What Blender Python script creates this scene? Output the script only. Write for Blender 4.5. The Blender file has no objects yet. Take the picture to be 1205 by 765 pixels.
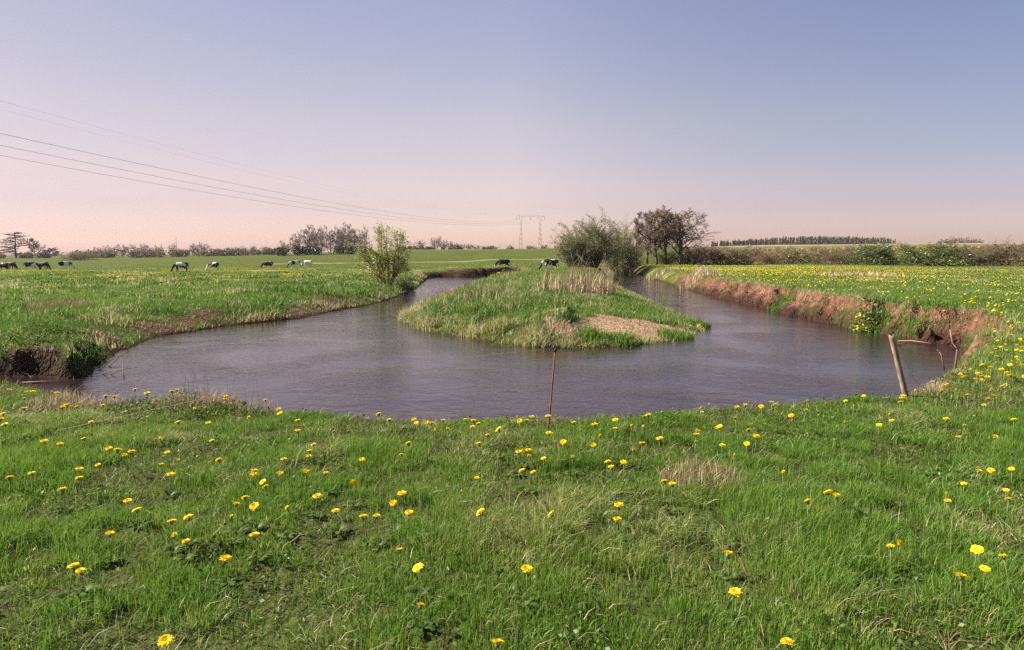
import bpy, math, random
import numpy as np

random.seed(11)
RNG = np.random.default_rng(11)
scene = bpy.context.scene
COL = scene.collection
PI = math.pi

# ------------------------------------------------------------------ camera model
PW, PH, FPX, EYE, PITCH = 1205.0, 765.0, 803.0, 1.7, math.radians(6.0)
SP, CP = math.sin(PITCH), math.cos(PITCH)


def ray(u, v):
    a = (u - PW / 2) / FPX
    b = (PH / 2 - v) / FPX
    return np.array([a, CP + b * SP, -SP + b * CP])


def plane(u, v, z):
    d = ray(u, v)
    t = (z - EYE) / d[2]
    return d[0] * t, d[1] * t


def project(x, y, z):
    yc = y * CP - (z - EYE) * SP
    zc = y * SP + (z - EYE) * CP
    return PW / 2 + FPX * x / yc, PH / 2 - FPX * zc / yc


# ------------------------------------------------------------------ numpy noise
def _hash(ix, iy, seed):
    h = (ix * 374761393 + iy * 668265263 + seed * 974634777) & 0xFFFFFFFF
    h = ((h ^ (h >> 13)) * 1274126177) & 0xFFFFFFFF
    h = h ^ (h >> 16)
    return (h & 0xFFFFFF) / float(0xFFFFFF)


def vn(x, y, seed=0):
    x = np.asarray(x, float); y = np.asarray(y, float)
    ix = np.floor(x).astype(np.int64); iy = np.floor(y).astype(np.int64)
    fx = x - ix; fy = y - iy
    fx = fx * fx * (3 - 2 * fx); fy = fy * fy * (3 - 2 * fy)
    a = _hash(ix, iy, seed); b = _hash(ix + 1, iy, seed)
    c = _hash(ix, iy + 1, seed); d = _hash(ix + 1, iy + 1, seed)
    return (a * (1 - fx) + b * fx) * (1 - fy) + (c * (1 - fx) + d * fx) * fy


def fbm(x, y, seed=0, octv=3):
    s = 0; amp = 1; tot = 0
    for k in range(octv):
        s = s + amp * vn(x * 2 ** k, y * 2 ** k, seed + k * 17)
        tot += amp; amp *= .5
    return s / tot


def ss(a, b, x):
    t = np.clip((x - a) / (b - a), 0, 1)
    return t * t * (3 - 2 * t)


# ------------------------------------------------------------------ river outline
# (x, y, bank width, bare soil, lushness, stepped face)
ZW = -1.0
PTS = []


def wp(u, v, w, mud, lush, step=0., z=ZW):
    x, y = plane(u, v, z)
    PTS.append((x, y, w, mud, lush, step))


for u, v in [(738, 319), (748, 322.5), (768, 328), (784, 333)]:
    wp(u, v, 1.6, .15, .6)
for u, v in [(800, 338), (822, 344), (850, 351), (875, 357.5), (900, 363.5), (950, 375.5), (1000, 386), (1050, 395), (1095, 402)]:
    wp(u, v, .95, 1., .1, 1.)
PTS.append((12.7, 19.6, 1.1, 1., .1, 1.))
PTS.append((11.5, 17.4, .9, 1., .1, 1.))
PTS.append((9.6, 14.6, .8, .9, .15, .8))
for u, v in [(1150, 398), (1135, 418), (1105, 436), (1085, 450), (1060, 463), (1000, 471), (900, 479), (800, 487), (700, 496), (600, 500),
             (500, 497), (400, 489), (330, 481), (285, 474), (240, 468), (190, 466), (150, 470), (110, 472), (85, 465), (55, 456), (0, 450), (-90, 448)]:
    x, y = plane(u, v, 0.0)
    if u < 1140:
        r = math.hypot(x, y)
        PTS.append((x, y + .42, .5, .45, .25, 0.))
PTS.append((-14.5, 11.2, .6, .6, .4, 0.))
PTS.append((-17.5, 14.0, .6, .9, .5, 0.))
for u, v in [(-60, 442), (-15, 441), (30, 442), (62, 444), (84, 446)]:
    wp(u, v, 1.7, .95, .6, 0.)
wp(96, 445, 1.7, .8, .65)
wp(103, 441, 1.8, .7, .6)
for u, v in [(112, 433), (137, 417), (187, 396), (232, 389.5), (290, 381), (353, 375), (394, 366), (436, 359), (469, 349), (488, 339)]:
    wp(u, v, 4.2, .95, .45)
wp(500, 331, 1.4, .7, .5); wp(505, 327.5, 1.2, .9, .3)
for u, v in [(520, 325.8), (545, 325.8), (580, 325.3), (606, 324.3)]:
    wp(u, v, .9, 1., .15, .6)
for u, v in [(606, 327), (590, 330), (572, 332.5), (547, 341), (522, 352), (494, 364)]:
    wp(u, v, 3.0, .15, 1.)
for u, v in [(475, 374), (480, 383), (510, 391), (545, 397), (580, 403), (620, 408)]:
    wp(u, v, 5.0, .2, 1.)
for u, v in [(680, 410.5), (730, 408), (780, 402), (815, 394), (829, 387), (815, 379), (795, 371)]:
    wp(u, v, 7.5, .22, .85)
for u, v in [(774, 361), (745, 346), (722, 334)]:
    wp(u, v, 5., .15, .7)
wp(716, 327, 2., .9, .4); wp(711, 321, 1.6, .9, .4); wp(690, 318, 1.6, .8, .4); wp(688, 315.8, 1.6, .8, .4)


def resample(P):
    P = np.array(P); n = len(P); out = []
    for i in range(n):
        p0, p1, p2, p3 = P[i - 1], P[i], P[(i + 1) % n], P[(i + 2) % n]
        L = math.hypot(*(p2[:2] - p1[:2])); k = max(1, min(6, int(L / 1.0)))
        for j in range(k):
            t = j / k
            q = p1 * (1 - t) + p2 * t
            cr = .5 * ((2 * p1) + (-p0 + p2) * t + (2 * p0 - 5 * p1 + 4 * p2 - p3) * t * t + (-p0 + 3 * p1 - 3 * p2 + p3) * t ** 3)
            q[:2] = .35 * q[:2] + .65 * cr[:2]
            out.append(q)
    return np.array(out)


POLY = resample(PTS)


def river(x, y):
    """signed distance to the waterline (positive on land) and the bank's attributes"""
    x = np.asarray(x, float).ravel(); y = np.asarray(y, float).ravel()
    N = len(x)
    d = np.full(N, 60.); att = np.zeros((N, 4)); att[:, 0] = 1.
    near = np.where((x > -45) & (x < 60) & (y > 2) & (y < 130))[0]
    A = POLY; B = np.roll(POLY, -1, 0)
    ax, ay = A[:, 0], A[:, 1]; bx, by = B[:, 0], B[:, 1]
    ex, ey = bx - ax, by - ay; el = ex * ex + ey * ey + 1e-9
    for s in range(0, len(near), 12000):
        idx = near[s:s + 12000]
        px = x[idx][:, None]; py = y[idx][:, None]
        t = np.clip(((px - ax) * ex + (py - ay) * ey) / el, 0, 1)
        dx = px - (ax + t * ex); dy = py - (ay + t * ey)
        d2 = dx * dx + dy * dy
        k = d2.argmin(1); r = np.arange(len(idx))
        tk = t[r, k][:, None]
        a = A[k, 2:6] * (1 - tk) + B[k, 2:6] * tk
        cond = ((ay > py) != (by > py)) & (px < ex * (py - ay) / np.where(np.abs(by - ay) < 1e-9, 1e-9, by - ay) + ax)
        inside = cond.sum(1) % 2 == 1
        dist = np.sqrt(d2[r, k])
        d[idx] = np.where(inside, -dist, dist); att[idx] = a
    return d, att


# ------------------------------------------------------------------ terrain height
AZ = np.radians([-180, -60, -42, -36, -28, -20, -14, -8, 0, 8, 14, 20, 28, 36, 60, 180])
VF = np.array([303, 303, 303, 303, 302, 299, 296.0, 293.6, 293.3, 292, 289, 286.5, 285.5, 286, 288, 303.])


def meadow(x, y):
    r = np.hypot(x, y); az = np.arctan2(x, y)
    z = .16 * (fbm(x / 7, y / 7, 3) - .5) + .10 * (fbm(x / 1.9, y / 1.9, 5, 2) - .5) * ss(110, 60, r)
    z = z + .05 * (fbm(x / .45, y / .45, 9, 2) - .5) * ss(30, 12, r)
    left = ss(-4, -11, x) * ss(12.5, 17, y)
    z = z - .22 * ss(-9, -4, x) * ss(13, 8, x) * ss(22, 26, y) * ss(60, 45, y)
    z = z - left * (.30 + .12 * ss(30, 90, y))
    z = z + left * .22 * (fbm(x / 2.6, y / 2.6, 21, 2) - .5)
    vf = np.interp(az, AZ, VF)
    zf = EYE + (298 - vf) / FPX * 330
    east = ss(.20, .30, az) * ss(2.2, 1.5, az)
    far = ss(105, 330, r) * (1 - east) + ss(150, 430, r) * east
    z = z * (1 - .7 * far) + (zf - 0) * far + .5 * far * (fbm(x / 60, y / 60, 31, 2) - .5)
    return z


def height(x, y, full=False):
    shp = np.shape(x)
    x = np.asarray(x, float).ravel(); y = np.asarray(y, float).ravel()
    d, a = river(x, y)
    w, mud, lush, step = a.T
    r = np.hypot(x, y)
    jag = (fbm(x / .9, y / .9, 41, 3) - .5) * (.25 + 1.25 * step) + (fbm(x / .28, y / .28, 47, 2) - .5) * (.10 + .35 * step)
    jag = jag * ss(70, 40, r)
    dj = d + jag * ss(-1.0, .1, d) * np.clip(w, .4, 1.2)
    t = dj / w
    tc = np.clip(t, 0, 1)
    soft = 1 - (1 - tc) ** 1.8
    st = .42 * ss(0, .42, tc) + .10 * ss(.42, .62, tc) + .48 * ss(.66, .92, tc)
    f = soft * (1 - step) + st * step
    hol = ss(-9.0, -9.8, x) * ss(19, 17.5, y)
    f = f * (1 - hol) + hol * (.66 * ss(0, .16, tc + .12 * (fbm(x / .5, y / .5, 57, 2) - .5)) + .34 * ss(.3, 1, tc))
    m = meadow(x, y)
    z = ZW + (m - ZW) * f
    z = z + step * (f > .02) * (f < .98) * .30 * (fbm(x / .42 + z * 2, y / .42, 53, 3) - .5)
    z = np.where(dj < 0, ZW + np.maximum(dj * .7, -.9), z)
    if full:
        return z.reshape(shp), dj, t, mud, lush, step, d, w
    return z.reshape(shp)


def hit(u, v, dz=0., tmax=140.):
    """the point on the ground (raised by dz) that a pixel of the photograph sees"""
    u = np.atleast_1d(np.asarray(u, float)); v = np.atleast_1d(np.asarray(v, float)); dz = np.broadcast_to(dz, u.shape)
    a = (u - PW / 2) / FPX; b = (PH / 2 - v) / FPX
    D = np.stack([a, CP + b * SP, -SP + b * CP], 1)
    ts = np.geomspace(1.5, tmax, 170)
    X = D[:, 0:1] * ts; Y = D[:, 1:2] * ts; Z = EYE + D[:, 2:3] * ts
    G = height(X, Y) + dz[:, None]
    below = Z <= G
    k = np.where(below.any(1), below.argmax(1), len(ts) - 1)
    k = np.clip(k, 1, None); rr = np.arange(len(u))
    f0 = (Z - G)[rr, k - 1]; f1 = (Z - G)[rr, k]
    tt = ts[k - 1] + (ts[k] - ts[k - 1]) * np.clip(f0 / np.where(np.abs(f0 - f1) < 1e-9, 1e-9, f0 - f1), 0, 1)
    P = D * tt[:, None]
    return np.stack([P[:, 0], P[:, 1], EYE + P[:, 2] - dz], 1)


def lip_hit(u, v, dz=0.):
    """like hit, but a foot on the near bank never slips past the lip into the river"""
    u = np.atleast_1d(np.asarray(u, float)).copy(); v = np.atleast_1d(np.asarray(v, float)).copy(); dz = np.array(np.broadcast_to(dz, u.shape), float)
    P = hit(u, v, dz)
    for _ in range(14):
        lim = np.interp(u, [0, 950, 1060, 1110, 1135, 1205], [9.6, 9.6, 9.9, 11.2, 13., 40.])
        bad = np.where((v > np.where(u > 1090, 425, 455)) & (P[:, 1] > lim))[0]
        if not len(bad): break
        grow_ = dz[bad] < np.where(dz[bad] > .01, .21, -1)
        dz[bad] = np.where(grow_, dz[bad] + .02, dz[bad]); v[bad] = np.where(grow_, v[bad], v[bad] + 2)
        P[bad] = hit(u[bad], v[bad], dz[bad])
    return P, dz


def gz(x, y):
    return float(height(np.array([x]), np.array([y]))[0])


# ------------------------------------------------------------------ mesh / object helpers
def mesh_np(name, V, tris=None, quads=None, attrs=None, smooth=False, mats=None):
    me = bpy.data.meshes.new(name)
    V = np.asarray(V, np.float32)
    me.vertices.add(len(V)); me.vertices.foreach_set('co', V.ravel())
    loops = []; starts = []; n = 0
    if quads is not None and len(quads):
        q = np.asarray(quads, np.int32); loops.append(q.ravel()); starts.append(np.arange(len(q)) * 4 + n); n += q.size
    if tris is not None and len(tris):
        t = np.asarray(tris, np.int32); loops.append(t.ravel()); starts.append(np.arange(len(t)) * 3 + n); n += t.size
    L = np.concatenate(loops).astype(np.int32); S = np.concatenate(starts).astype(np.int32)
    me.loops.add(len(L)); me.loops.foreach_set('vertex_index', L)
    me.polygons.add(len(S)); me.polygons.foreach_set('loop_start', S)
    me.update(calc_edges=True); me.validate()
    for k, arr in (attrs or {}).items():
        a = me.attributes.new(k, 'FLOAT', 'POINT'); a.data.foreach_set('value', np.asarray(arr, np.float32))
    if smooth:
        me.polygons.foreach_set('use_smooth', np.ones(len(me.polygons), bool))
    return me


def link(name, me, mat=None, parent=None):
    o = bpy.data.objects.new(name, me); COL.objects.link(o)
    if mat is not None and me is not None and not me.materials:
        me.materials.append(mat)
    if parent is not None:
        o.parent = parent
    return o


def tag(o, label=None, cat=None, group=None, kind=None):
    if label: o['label'] = label
    if cat: o['category'] = cat
    if group: o['group'] = group
    if kind: o['kind'] = kind
    return o


def tube_arrays(polys, sides=5, cap=True):
    V = []; Q = []; T = []; n = 0
    ang = np.arange(sides) * 2 * PI / sides
    ca, sa = np.cos(ang), np.sin(ang)
    for pts, rad in polys:
        pts = np.asarray(pts, float); m = len(pts)
        tan = np.empty_like(pts)
        tan[1:-1] = pts[2:] - pts[:-2]; tan[0] = pts[1] - pts[0]; tan[-1] = pts[-1] - pts[-2]
        tan /= np.linalg.norm(tan, axis=1)[:, None] + 1e-12
        ref = np.array([1., 0, 0]) if abs(tan[0][2]) > .7 else np.array([0, 0, 1.])
        a = np.cross(tan, ref); a /= np.linalg.norm(a, axis=1)[:, None] + 1e-12
        b = np.cross(tan, a)
        rad = np.broadcast_to(np.asarray(rad, float), (m,))
        ring = pts[:, None, :] + rad[:, None, None] * (a[:, None, :] * ca[None, :, None] + b[:, None, :] * sa[None, :, None])
        V.append(ring.reshape(-1, 3))
        i = np.arange(m - 1)[:, None] * sides; j = np.arange(sides)[None, :]; j2 = (j + 1) % sides
        Q.append(np.stack([i + j, i + j2, i + sides + j2, i + sides + j], -1).reshape(-1, 4) + n)
        if cap:
            c = np.arange(1, sides - 1)
            T.append(np.stack([np.zeros_like(c), c + 1, c], 1) + n)
            e = n + (m - 1) * sides
            T.append(np.stack([np.zeros_like(c), c, c + 1], 1) + e)
        n += m * sides
    return np.concatenate(V), np.concatenate(Q), (np.concatenate(T) if T else np.zeros((0, 3), int))


def tube_mesh(name, polys, sides=5, smooth=True, cap=True):
    V, Q, T = tube_arrays(polys, sides, cap)
    return mesh_np(name, V, T, Q, smooth=smooth)


def leaf_arrays(P, size, rs, asp=.55, flat=0.):
    """a folded diamond leaf at each point"""
    n = len(P)
    d = rs.normal(size=(n, 3)); d[:, 2] = d[:, 2] * (1 - flat); d /= np.linalg.norm(d, axis=1)[:, None]
    e = rs.normal(size=(n, 3)); e -= (e * d).sum(1)[:, None] * d; e /= np.linalg.norm(e, axis=1)[:, None]
    s = (size * rs.uniform(.6, 1.4, n))[:, None]
    V = np.stack([P - d * s * .5, P + e * s * asp * .5, P + d * s * .5, P - e * s * asp * .5], 1).reshape(-1, 3)
    i = np.arange(n)[:, None] * 4
    return V, i + np.array([0, 1, 2, 3])


# ------------------------------------------------------------------ materials
def newmat(name):
    m = bpy.data.materials.new(name); m.use_nodes = True
    nt = m.node_tree; nt.nodes.clear()
    out = nt.nodes.new('ShaderNodeOutputMaterial')
    return m, nt, out


def N(nt, typ, **kw):
    n = nt.nodes.new(typ)
    for k, v in kw.items():
        if k.startswith('i_'):
            n.inputs[k[2:].replace('_', ' ')].default_value = v
        else:
            setattr(n, k, v)
    return n


def ramp(nt, fac, stops, interp='LINEAR'):
    r = nt.nodes.new('ShaderNodeValToRGB'); cr = r.color_ramp; cr.interpolation = interp
    while len(cr.elements) < len(stops): cr.elements.new(.5)
    for e, (p, c) in zip(cr.elements, stops):
        e.position = p; e.color = (*c, 1)
    nt.links.new(fac, r.inputs[0]); return r.outputs[0]


def mixc(nt, fac, a, b):
    m = nt.nodes.new('ShaderNodeMix'); m.data_type = 'RGBA'
    for s, v in ((0, fac), (6, a), (7, b)):
        if hasattr(v, 'is_output'): nt.links.new(v, m.inputs[s])
        else: m.inputs[s].default_value = v if s == 0 else (*v, 1)
    return m.outputs[2]


def noise(nt, vec, scale, detail=3, rough=.55, dist=0.):
    n = N(nt, 'ShaderNodeTexNoise'); n.inputs['Scale'].default_value = scale; n.inputs['Detail'].default_value = detail
    n.inputs['Roughness'].default_value = rough; n.inputs['Distortion'].default_value = dist
    if vec is not None: nt.links.new(vec, n.inputs['Vector'])
    return n.outputs['Fac']


def geo_pos(nt):
    return nt.nodes.new('ShaderNodeNewGeometry').outputs['Position']


def objco(nt):
    return nt.nodes.new('ShaderNodeTexCoord').outputs['Object']


def attr(nt, name):
    a = nt.nodes.new('ShaderNodeAttribute'); a.attribute_name = name; return a.outputs['Fac']


def math_(nt, op, a, b=None, c=None, clamp=False):
    m = nt.nodes.new('ShaderNodeMath'); m.operation = op; m.use_clamp = clamp
    for i, v in enumerate((a, b, c)):
        if v is None: continue
        if hasattr(v, 'is_output'): nt.links.new(v, m.inputs[i])
        else: m.inputs[i].default_value = v
    return m.outputs[0]


def leafmat(name, stops, by='tint', trans=.35, gloss=.06, rough=.45, rnd=False):
    m, nt, out = newmat(name)
    fac = attr(nt, 'tint') if by == 'tint' else noise(nt, objco(nt), by, 2)
    if rnd:
        oi = nt.nodes.new('ShaderNodeObjectInfo')
        fac = math_(nt, 'ADD', fac, math_(nt, 'MULTIPLY_ADD', oi.outputs['Random'], .3, -.15), clamp=True)
    c = ramp(nt, fac, stops)
    d = nt.nodes.new('ShaderNodeBsdfDiffuse'); t = nt.nodes.new('ShaderNodeBsdfTranslucent'); g = nt.nodes.new('ShaderNodeBsdfGlossy')
    g.inputs['Roughness'].default_value = rough; g.inputs['Color'].default_value = (.9, .9, .85, 1)
    nt.links.new(c, d.inputs['Color']); nt.links.new(c, t.inputs['Color'])
    a = nt.nodes.new('ShaderNodeMixShader'); a.inputs[0].default_value = trans
    nt.links.new(d.outputs[0], a.inputs[1]); nt.links.new(t.outputs[0], a.inputs[2])
    b = nt.nodes.new('ShaderNodeMixShader'); b.inputs[0].default_value = gloss
    nt.links.new(a.outputs[0], b.inputs[1]); nt.links.new(g.outputs[0], b.inputs[2])
    nt.links.new(b.outputs[0], out.inputs['Surface'])
    return m


def plain(name, col, rough=.8, scale=None, var=.35, metal=0., bump=0., spec=.3):
    m, nt, out = newmat(name)
    p = nt.nodes.new('ShaderNodeBsdfPrincipled')
    p.inputs['Roughness'].default_value = rough; p.inputs['Metallic'].default_value = metal
    p.inputs['Specular IOR Level'].default_value = spec
    if scale:
        f = noise(nt, objco(nt), scale, 4)
        lo = tuple(c * (1 - var) for c in col); hi = tuple(min(1, c * (1 + var)) for c in col)
        nt.links.new(ramp(nt, f, [(.3, lo), (.7, hi)]), p.inputs['Base Color'])
        if bump:
            bn = nt.nodes.new('ShaderNodeBump'); bn.inputs['Strength'].default_value = bump
            nt.links.new(f, bn.inputs['Height']); nt.links.new(bn.outputs[0], p.inputs['Normal'])
    else:
        p.inputs['Base Color'].default_value = (*col, 1)
    nt.links.new(p.outputs[0], out.inputs['Surface'])
    return m


GRASS = leafmat('grass_blades', [(0, (.038, .102, .012)), (.3, (.076, .172, .017)), (.55, (.128, .232, .030)), (.74, (.22, .265, .05)), (.86, (.38, .33, .16)), (1, (.55, .47, .31))], trans=.42, gloss=.014)
STRAW = leafmat('dry_straw', [(0, (.22, .15, .08)), (.5, (.40, .30, .18)), (1, (.52, .42, .28))], trans=.25, gloss=.03)
NETTLE = leafmat('broad_leaves', [(0, (.045, .085, .015)), (.4, (.09, .14, .03)), (.65, (.17, .18, .06)), (1, (.30, .22, .12))], trans=.3, gloss=.012)
PETAL = leafmat('dandelion_petals', [(0, (.86, .60, .012)), (1, (.94, .77, .025))], trans=.3, gloss=.02)
STEM = plain('dandelion_stem', (.14, .18, .05), .6)
MARI = leafmat('marigold_petals', [(0, (.75, .5, .005)), (1, (.85, .62, .008))], trans=.2, gloss=.05)


def ground_mat():
    m, nt, out = newmat('ground_soil_and_turf')
    P = geo_pos(nt)
    p = nt.nodes.new('ShaderNodeBsdfPrincipled'); p.inputs['Roughness'].default_value = .95; p.inputs['Specular IOR Level'].default_value = .03
    big = noise(nt, P, .05, 4); mid = noise(nt, P, .7, 4, .6); fine = noise(nt, P, 14, 4, .65)
    g1 = ramp(nt, mid, [(.28, (.040, .060, .010)), (.5, (.066, .088, .015)), (.72, (.105, .108, .026))])
    g2 = ramp(nt, big, [(.35, (.048, .072, .011)), (.65, (.092, .098, .022))])
    turf = mixc(nt, .45, g1, g2)
    thatch = ramp(nt, noise(nt, P, 55, 3, .7), [(.3, (.022, .032, .008)), (.55, (.055, .07, .02)), (.75, (.14, .125, .055))])
    turf = mixc(nt, attr(nt, 'close'), turf, thatch)
    strata = noise(nt, P, 2.2, 5, .65, .6)
    soil = ramp(nt, strata, [(.25, (.068, .030, .021)), (.5, (.165, .080, .054)), (.75, (.32, .185, .128))])
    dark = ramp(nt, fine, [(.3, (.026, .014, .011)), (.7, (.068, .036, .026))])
    soil = mixc(nt, attr(nt, 'wet_shade'), soil, dark)  # dark soil: damp near the water, painted shade in the left inlet
    sand = ramp(nt, noise(nt, P, 3.5, 4), [(.3, (.25, .155, .095)), (.7, (.41, .28, .18))])
    heath = ramp(nt, noise(nt, P, .12, 5, .65), [(.3, (.10, .085, .04)), (.5, (.145, .125, .055)), (.7, (.20, .165, .085))])
    straw = ramp(nt, mid, [(.3, (.30, .23, .14)), (.7, (.42, .33, .21))])
    c = mixc(nt, attr(nt, 'heath'), turf, heath)
    c = mixc(nt, attr(nt, 'straw'), c, straw)
    c = mixc(nt, attr(nt, 'mud'), c, soil)
    c = mixc(nt, attr(nt, 'sand'), c, sand)
    nt.links.new(c, p.inputs['Base Color'])
    bn = nt.nodes.new('ShaderNodeBump'); bn.inputs['Strength'].default_value = 1.; bn.inputs['Distance'].default_value = .085
    vo = nt.nodes.new('ShaderNodeTexVoronoi'); vo.inputs['Scale'].default_value = 3.2; vo.feature = 'DISTANCE_TO_EDGE'
    wv_ = nt.nodes.new('ShaderNodeVectorMath'); wv_.operation = 'ADD'
    nz_ = nt.nodes.new('ShaderNodeTexNoise'); nz_.inputs['Scale'].default_value = 3.; nt.links.new(P, nz_.inputs['Vector'])
    nt.links.new(P, wv_.inputs[0]); nt.links.new(nz_.outputs['Color'], wv_.inputs[1]); nt.links.new(wv_.outputs[0], vo.inputs['Vector'])
    crack = math_(nt, 'MULTIPLY', math_(nt, 'MINIMUM', vo.outputs['Distance'], .25), math_(nt, 'MULTIPLY', attr(nt, 'mud'), 3.))
    h = math_(nt, 'ADD', math_(nt, 'ADD', math_(nt, 'MULTIPLY', fine, .6), strata), crack)
    nt.links.new(h, bn.inputs['Height']); nt.links.new(bn.outputs[0], p.inputs['Normal'])
    nt.links.new(p.outputs[0], out.inputs['Surface'])
    return m


def water_mat():
    m, nt, out = newmat('river_water')
    P = geo_pos(nt)
    p = nt.nodes.new('ShaderNodeBsdfPrincipled')
    p.inputs['Base Color'].default_value = (.022, .0115, .0145, 1); p.inputs['Roughness'].default_value = .04; p.inputs['IOR'].default_value = 1.333
    mp = nt.nodes.new('ShaderNodeMapping'); mp.inputs['Scale'].default_value = (1., 1.5, 1.); mp.inputs['Rotation'].default_value = (0, 0, .25)
    nt.links.new(P, mp.inputs['Vector'])
    a = noise(nt, mp.outputs[0], 1.1, 2, .5, .8); b = noise(nt, mp.outputs[0], 5.5, 3, .6, .5); c = noise(nt, mp.outputs[0], 15., 2, .5, .3)
    calm = ramp(nt, noise(nt, P, .22, 3, .5, 1.), [(.35, (.35,) * 3), (.65, (1.,) * 3)])
    h = math_(nt, 'ADD', math_(nt, 'MULTIPLY', a, .6), math_(nt, 'ADD', math_(nt, 'MULTIPLY', b, .3), math_(nt, 'MULTIPLY', c, .10)))
    h = math_(nt, 'MULTIPLY', h, calm)
    bn = nt.nodes.new('ShaderNodeBump'); bn.inputs['Strength'].default_value = 1.; bn.inputs['Distance'].default_value = .05
    nt.links.new(h, bn.inputs['Height']); nt.links.new(bn.outputs[0], p.inputs['Normal'])
    nt.links.new(p.outputs[0], out.inputs['Surface'])
    return m


# ------------------------------------------------------------------ terrain
def build_ground():
    th = np.radians(np.concatenate([np.arange(-52, 52.01, .165), np.arange(55, 308, 3.)]))
    rr = np.concatenate([np.arange(.4, 1.6, .2), np.arange(1.6, 9, .07), np.arange(9, 15, .09), np.arange(15, 46, .135), np.arange(46, 108, .45), np.geomspace(108, 700, 90), np.geomspace(740, 1500, 8)])
    R, T = np.meshgrid(rr, th, indexing='ij')
    X = R * np.sin(T); Y = R * np.cos(T)
    Z, dj, t, mud, lush, step, d, w_ = height(X, Y, True)
    x = X.ravel(); y = Y.ravel(); r = R.ravel()
    nz = fbm(x / .8, y / .8, 61, 3)
    patch = fbm(x / 1.6, y / 1.6, 67, 2)
    md = mud * ss(1.12, .85, t * np.where((step < .3) & (x < -2), np.maximum(1, w_ / np.where((x < -9) & (y < 18), .75, 1.5)), 1.) + (nz - .5) * .9) * np.where(step > .5, ss(.66, .54, patch), ss(.75, .5, nz) * 1.0)
    md = np.where((step > .5) & (t < .95), np.maximum(md, .6), md)
    md = np.where(dj < .05, 1., md)
    md = np.maximum(md, (1 - ss(.0, .25, dj)) * .9)
    # trodden bare patches and molehills on the left bank
    bare = ss(.66, .78, fbm(x / 2.2 + 5, y / 2.2, 71, 3)) * ss(7, 2, dj) * (x < -1) * (y > 12)
    md = np.maximum(md, bare * .9)
    wet_shade = ss(.32, .12, dj) + (x < -2) * .55 * (dj < 6) + 2. * (x < -8) * (y < 20) + (step > .4) * ss(.62, .25, t + (nz - .5) * .6) * .75  # damp waterline and cut bank, darker left bank, shade painted over the inlet
    wet_shade = np.clip(wet_shade, 0, 1)
    ex = (x - 4.4) / 3.3; ey = (y - 21.9) / 1.75
    sand = ss(1.15, .8, np.hypot(ex, ey) + (nz - .5) * 1.2 + (fbm(x / .25, y / .25, 64, 2) - .5) * .7) * (x < 9) * (lush > .5)
    az = np.degrees(np.arctan2(x, y))
    edge_ = np.interp(az, [12, 18, 24, 37, 50], [106, 101, 95, 80, 74])
    heath = ss(0, 14, r - edge_ + (nz - .5) * 6) * ss(13, 19, az) * ss(175, 150, az)
    strawn = fbm(x / 14, y / 30, 81, 3)
    straw = ss(.60, .74, fbm(x / 3, y / 3, 83, 3)) * .55 * ss(12, 30, r) * ss(120, 90, r)
    straw = np.maximum(straw, ss(330, 400, r) * ss(7, 13, az) * ss(175, 150, az) * .9)
    straw = np.maximum(straw, ss(3.2, 1.0, np.abs(r - 148 - .5 * az)) * (az > -20) * (az < 4) * .75)
    straw = np.maximum(straw, ss(250, 300, r) * ss(4, 2, az) * ss(-16, -12, az) * .08)
    close = np.maximum(ss(14, 7, r) * .9, ss(1.5, .95, t) * .85 * ss(70, 50, r))
    close = np.maximum(close, .75 * ss(4, 1.5, dj) * lush * ss(80, 40, r))
    nr, nt_ = R.shape
    i = np.arange(nr - 1)[:, None] * nt_; j = np.arange(nt_)[None, :]; j2 = (j + 1) % nt_
    Q = np.stack([i + j, i + nt_ + j, i + nt_ + j2, i + j2], -1).reshape(-1, 4)[:, ::-1]
    V = np.stack([x, y, Z.ravel()], 1)
    V = np.vstack([V, [[0, 0, float(Z[0].mean())]]])
    c = len(V) - 1
    T3 = np.stack([np.full(nt_, c), np.arange(nt_), (np.arange(nt_) + 1) % nt_], 1)[:, ::-1]
    at = {k: np.append(v, 0.) for k, v in dict(mud=md, wet_shade=wet_shade, sand=sand, heath=heath, straw=straw, close=close).items()}
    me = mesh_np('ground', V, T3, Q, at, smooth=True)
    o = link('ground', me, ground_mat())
    tag(o, 'grassy river meadow with bare earth banks, rising to fields and heath', 'ground', kind='structure')


build_ground()
wx = np.linspace(-34, 36, 60); wy = np.linspace(5, 118, 90)
WX, WY = np.meshgrid(wx, wy, indexing='ij')
i = np.arange(59)[:, None] * 90; j = np.arange(89)[None, :]
Wme = mesh_np('water', np.stack([WX.ravel(), WY.ravel(), np.full(WX.size, ZW)], 1), None, np.stack([i + j, i + 90 + j, i + 91 + j, i + j + 1], -1).reshape(-1, 4), smooth=True)
tag(link('water', Wme, water_mat()), 'brown rippled river water bending round the grassy tongue', 'river', kind='structure')


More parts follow.
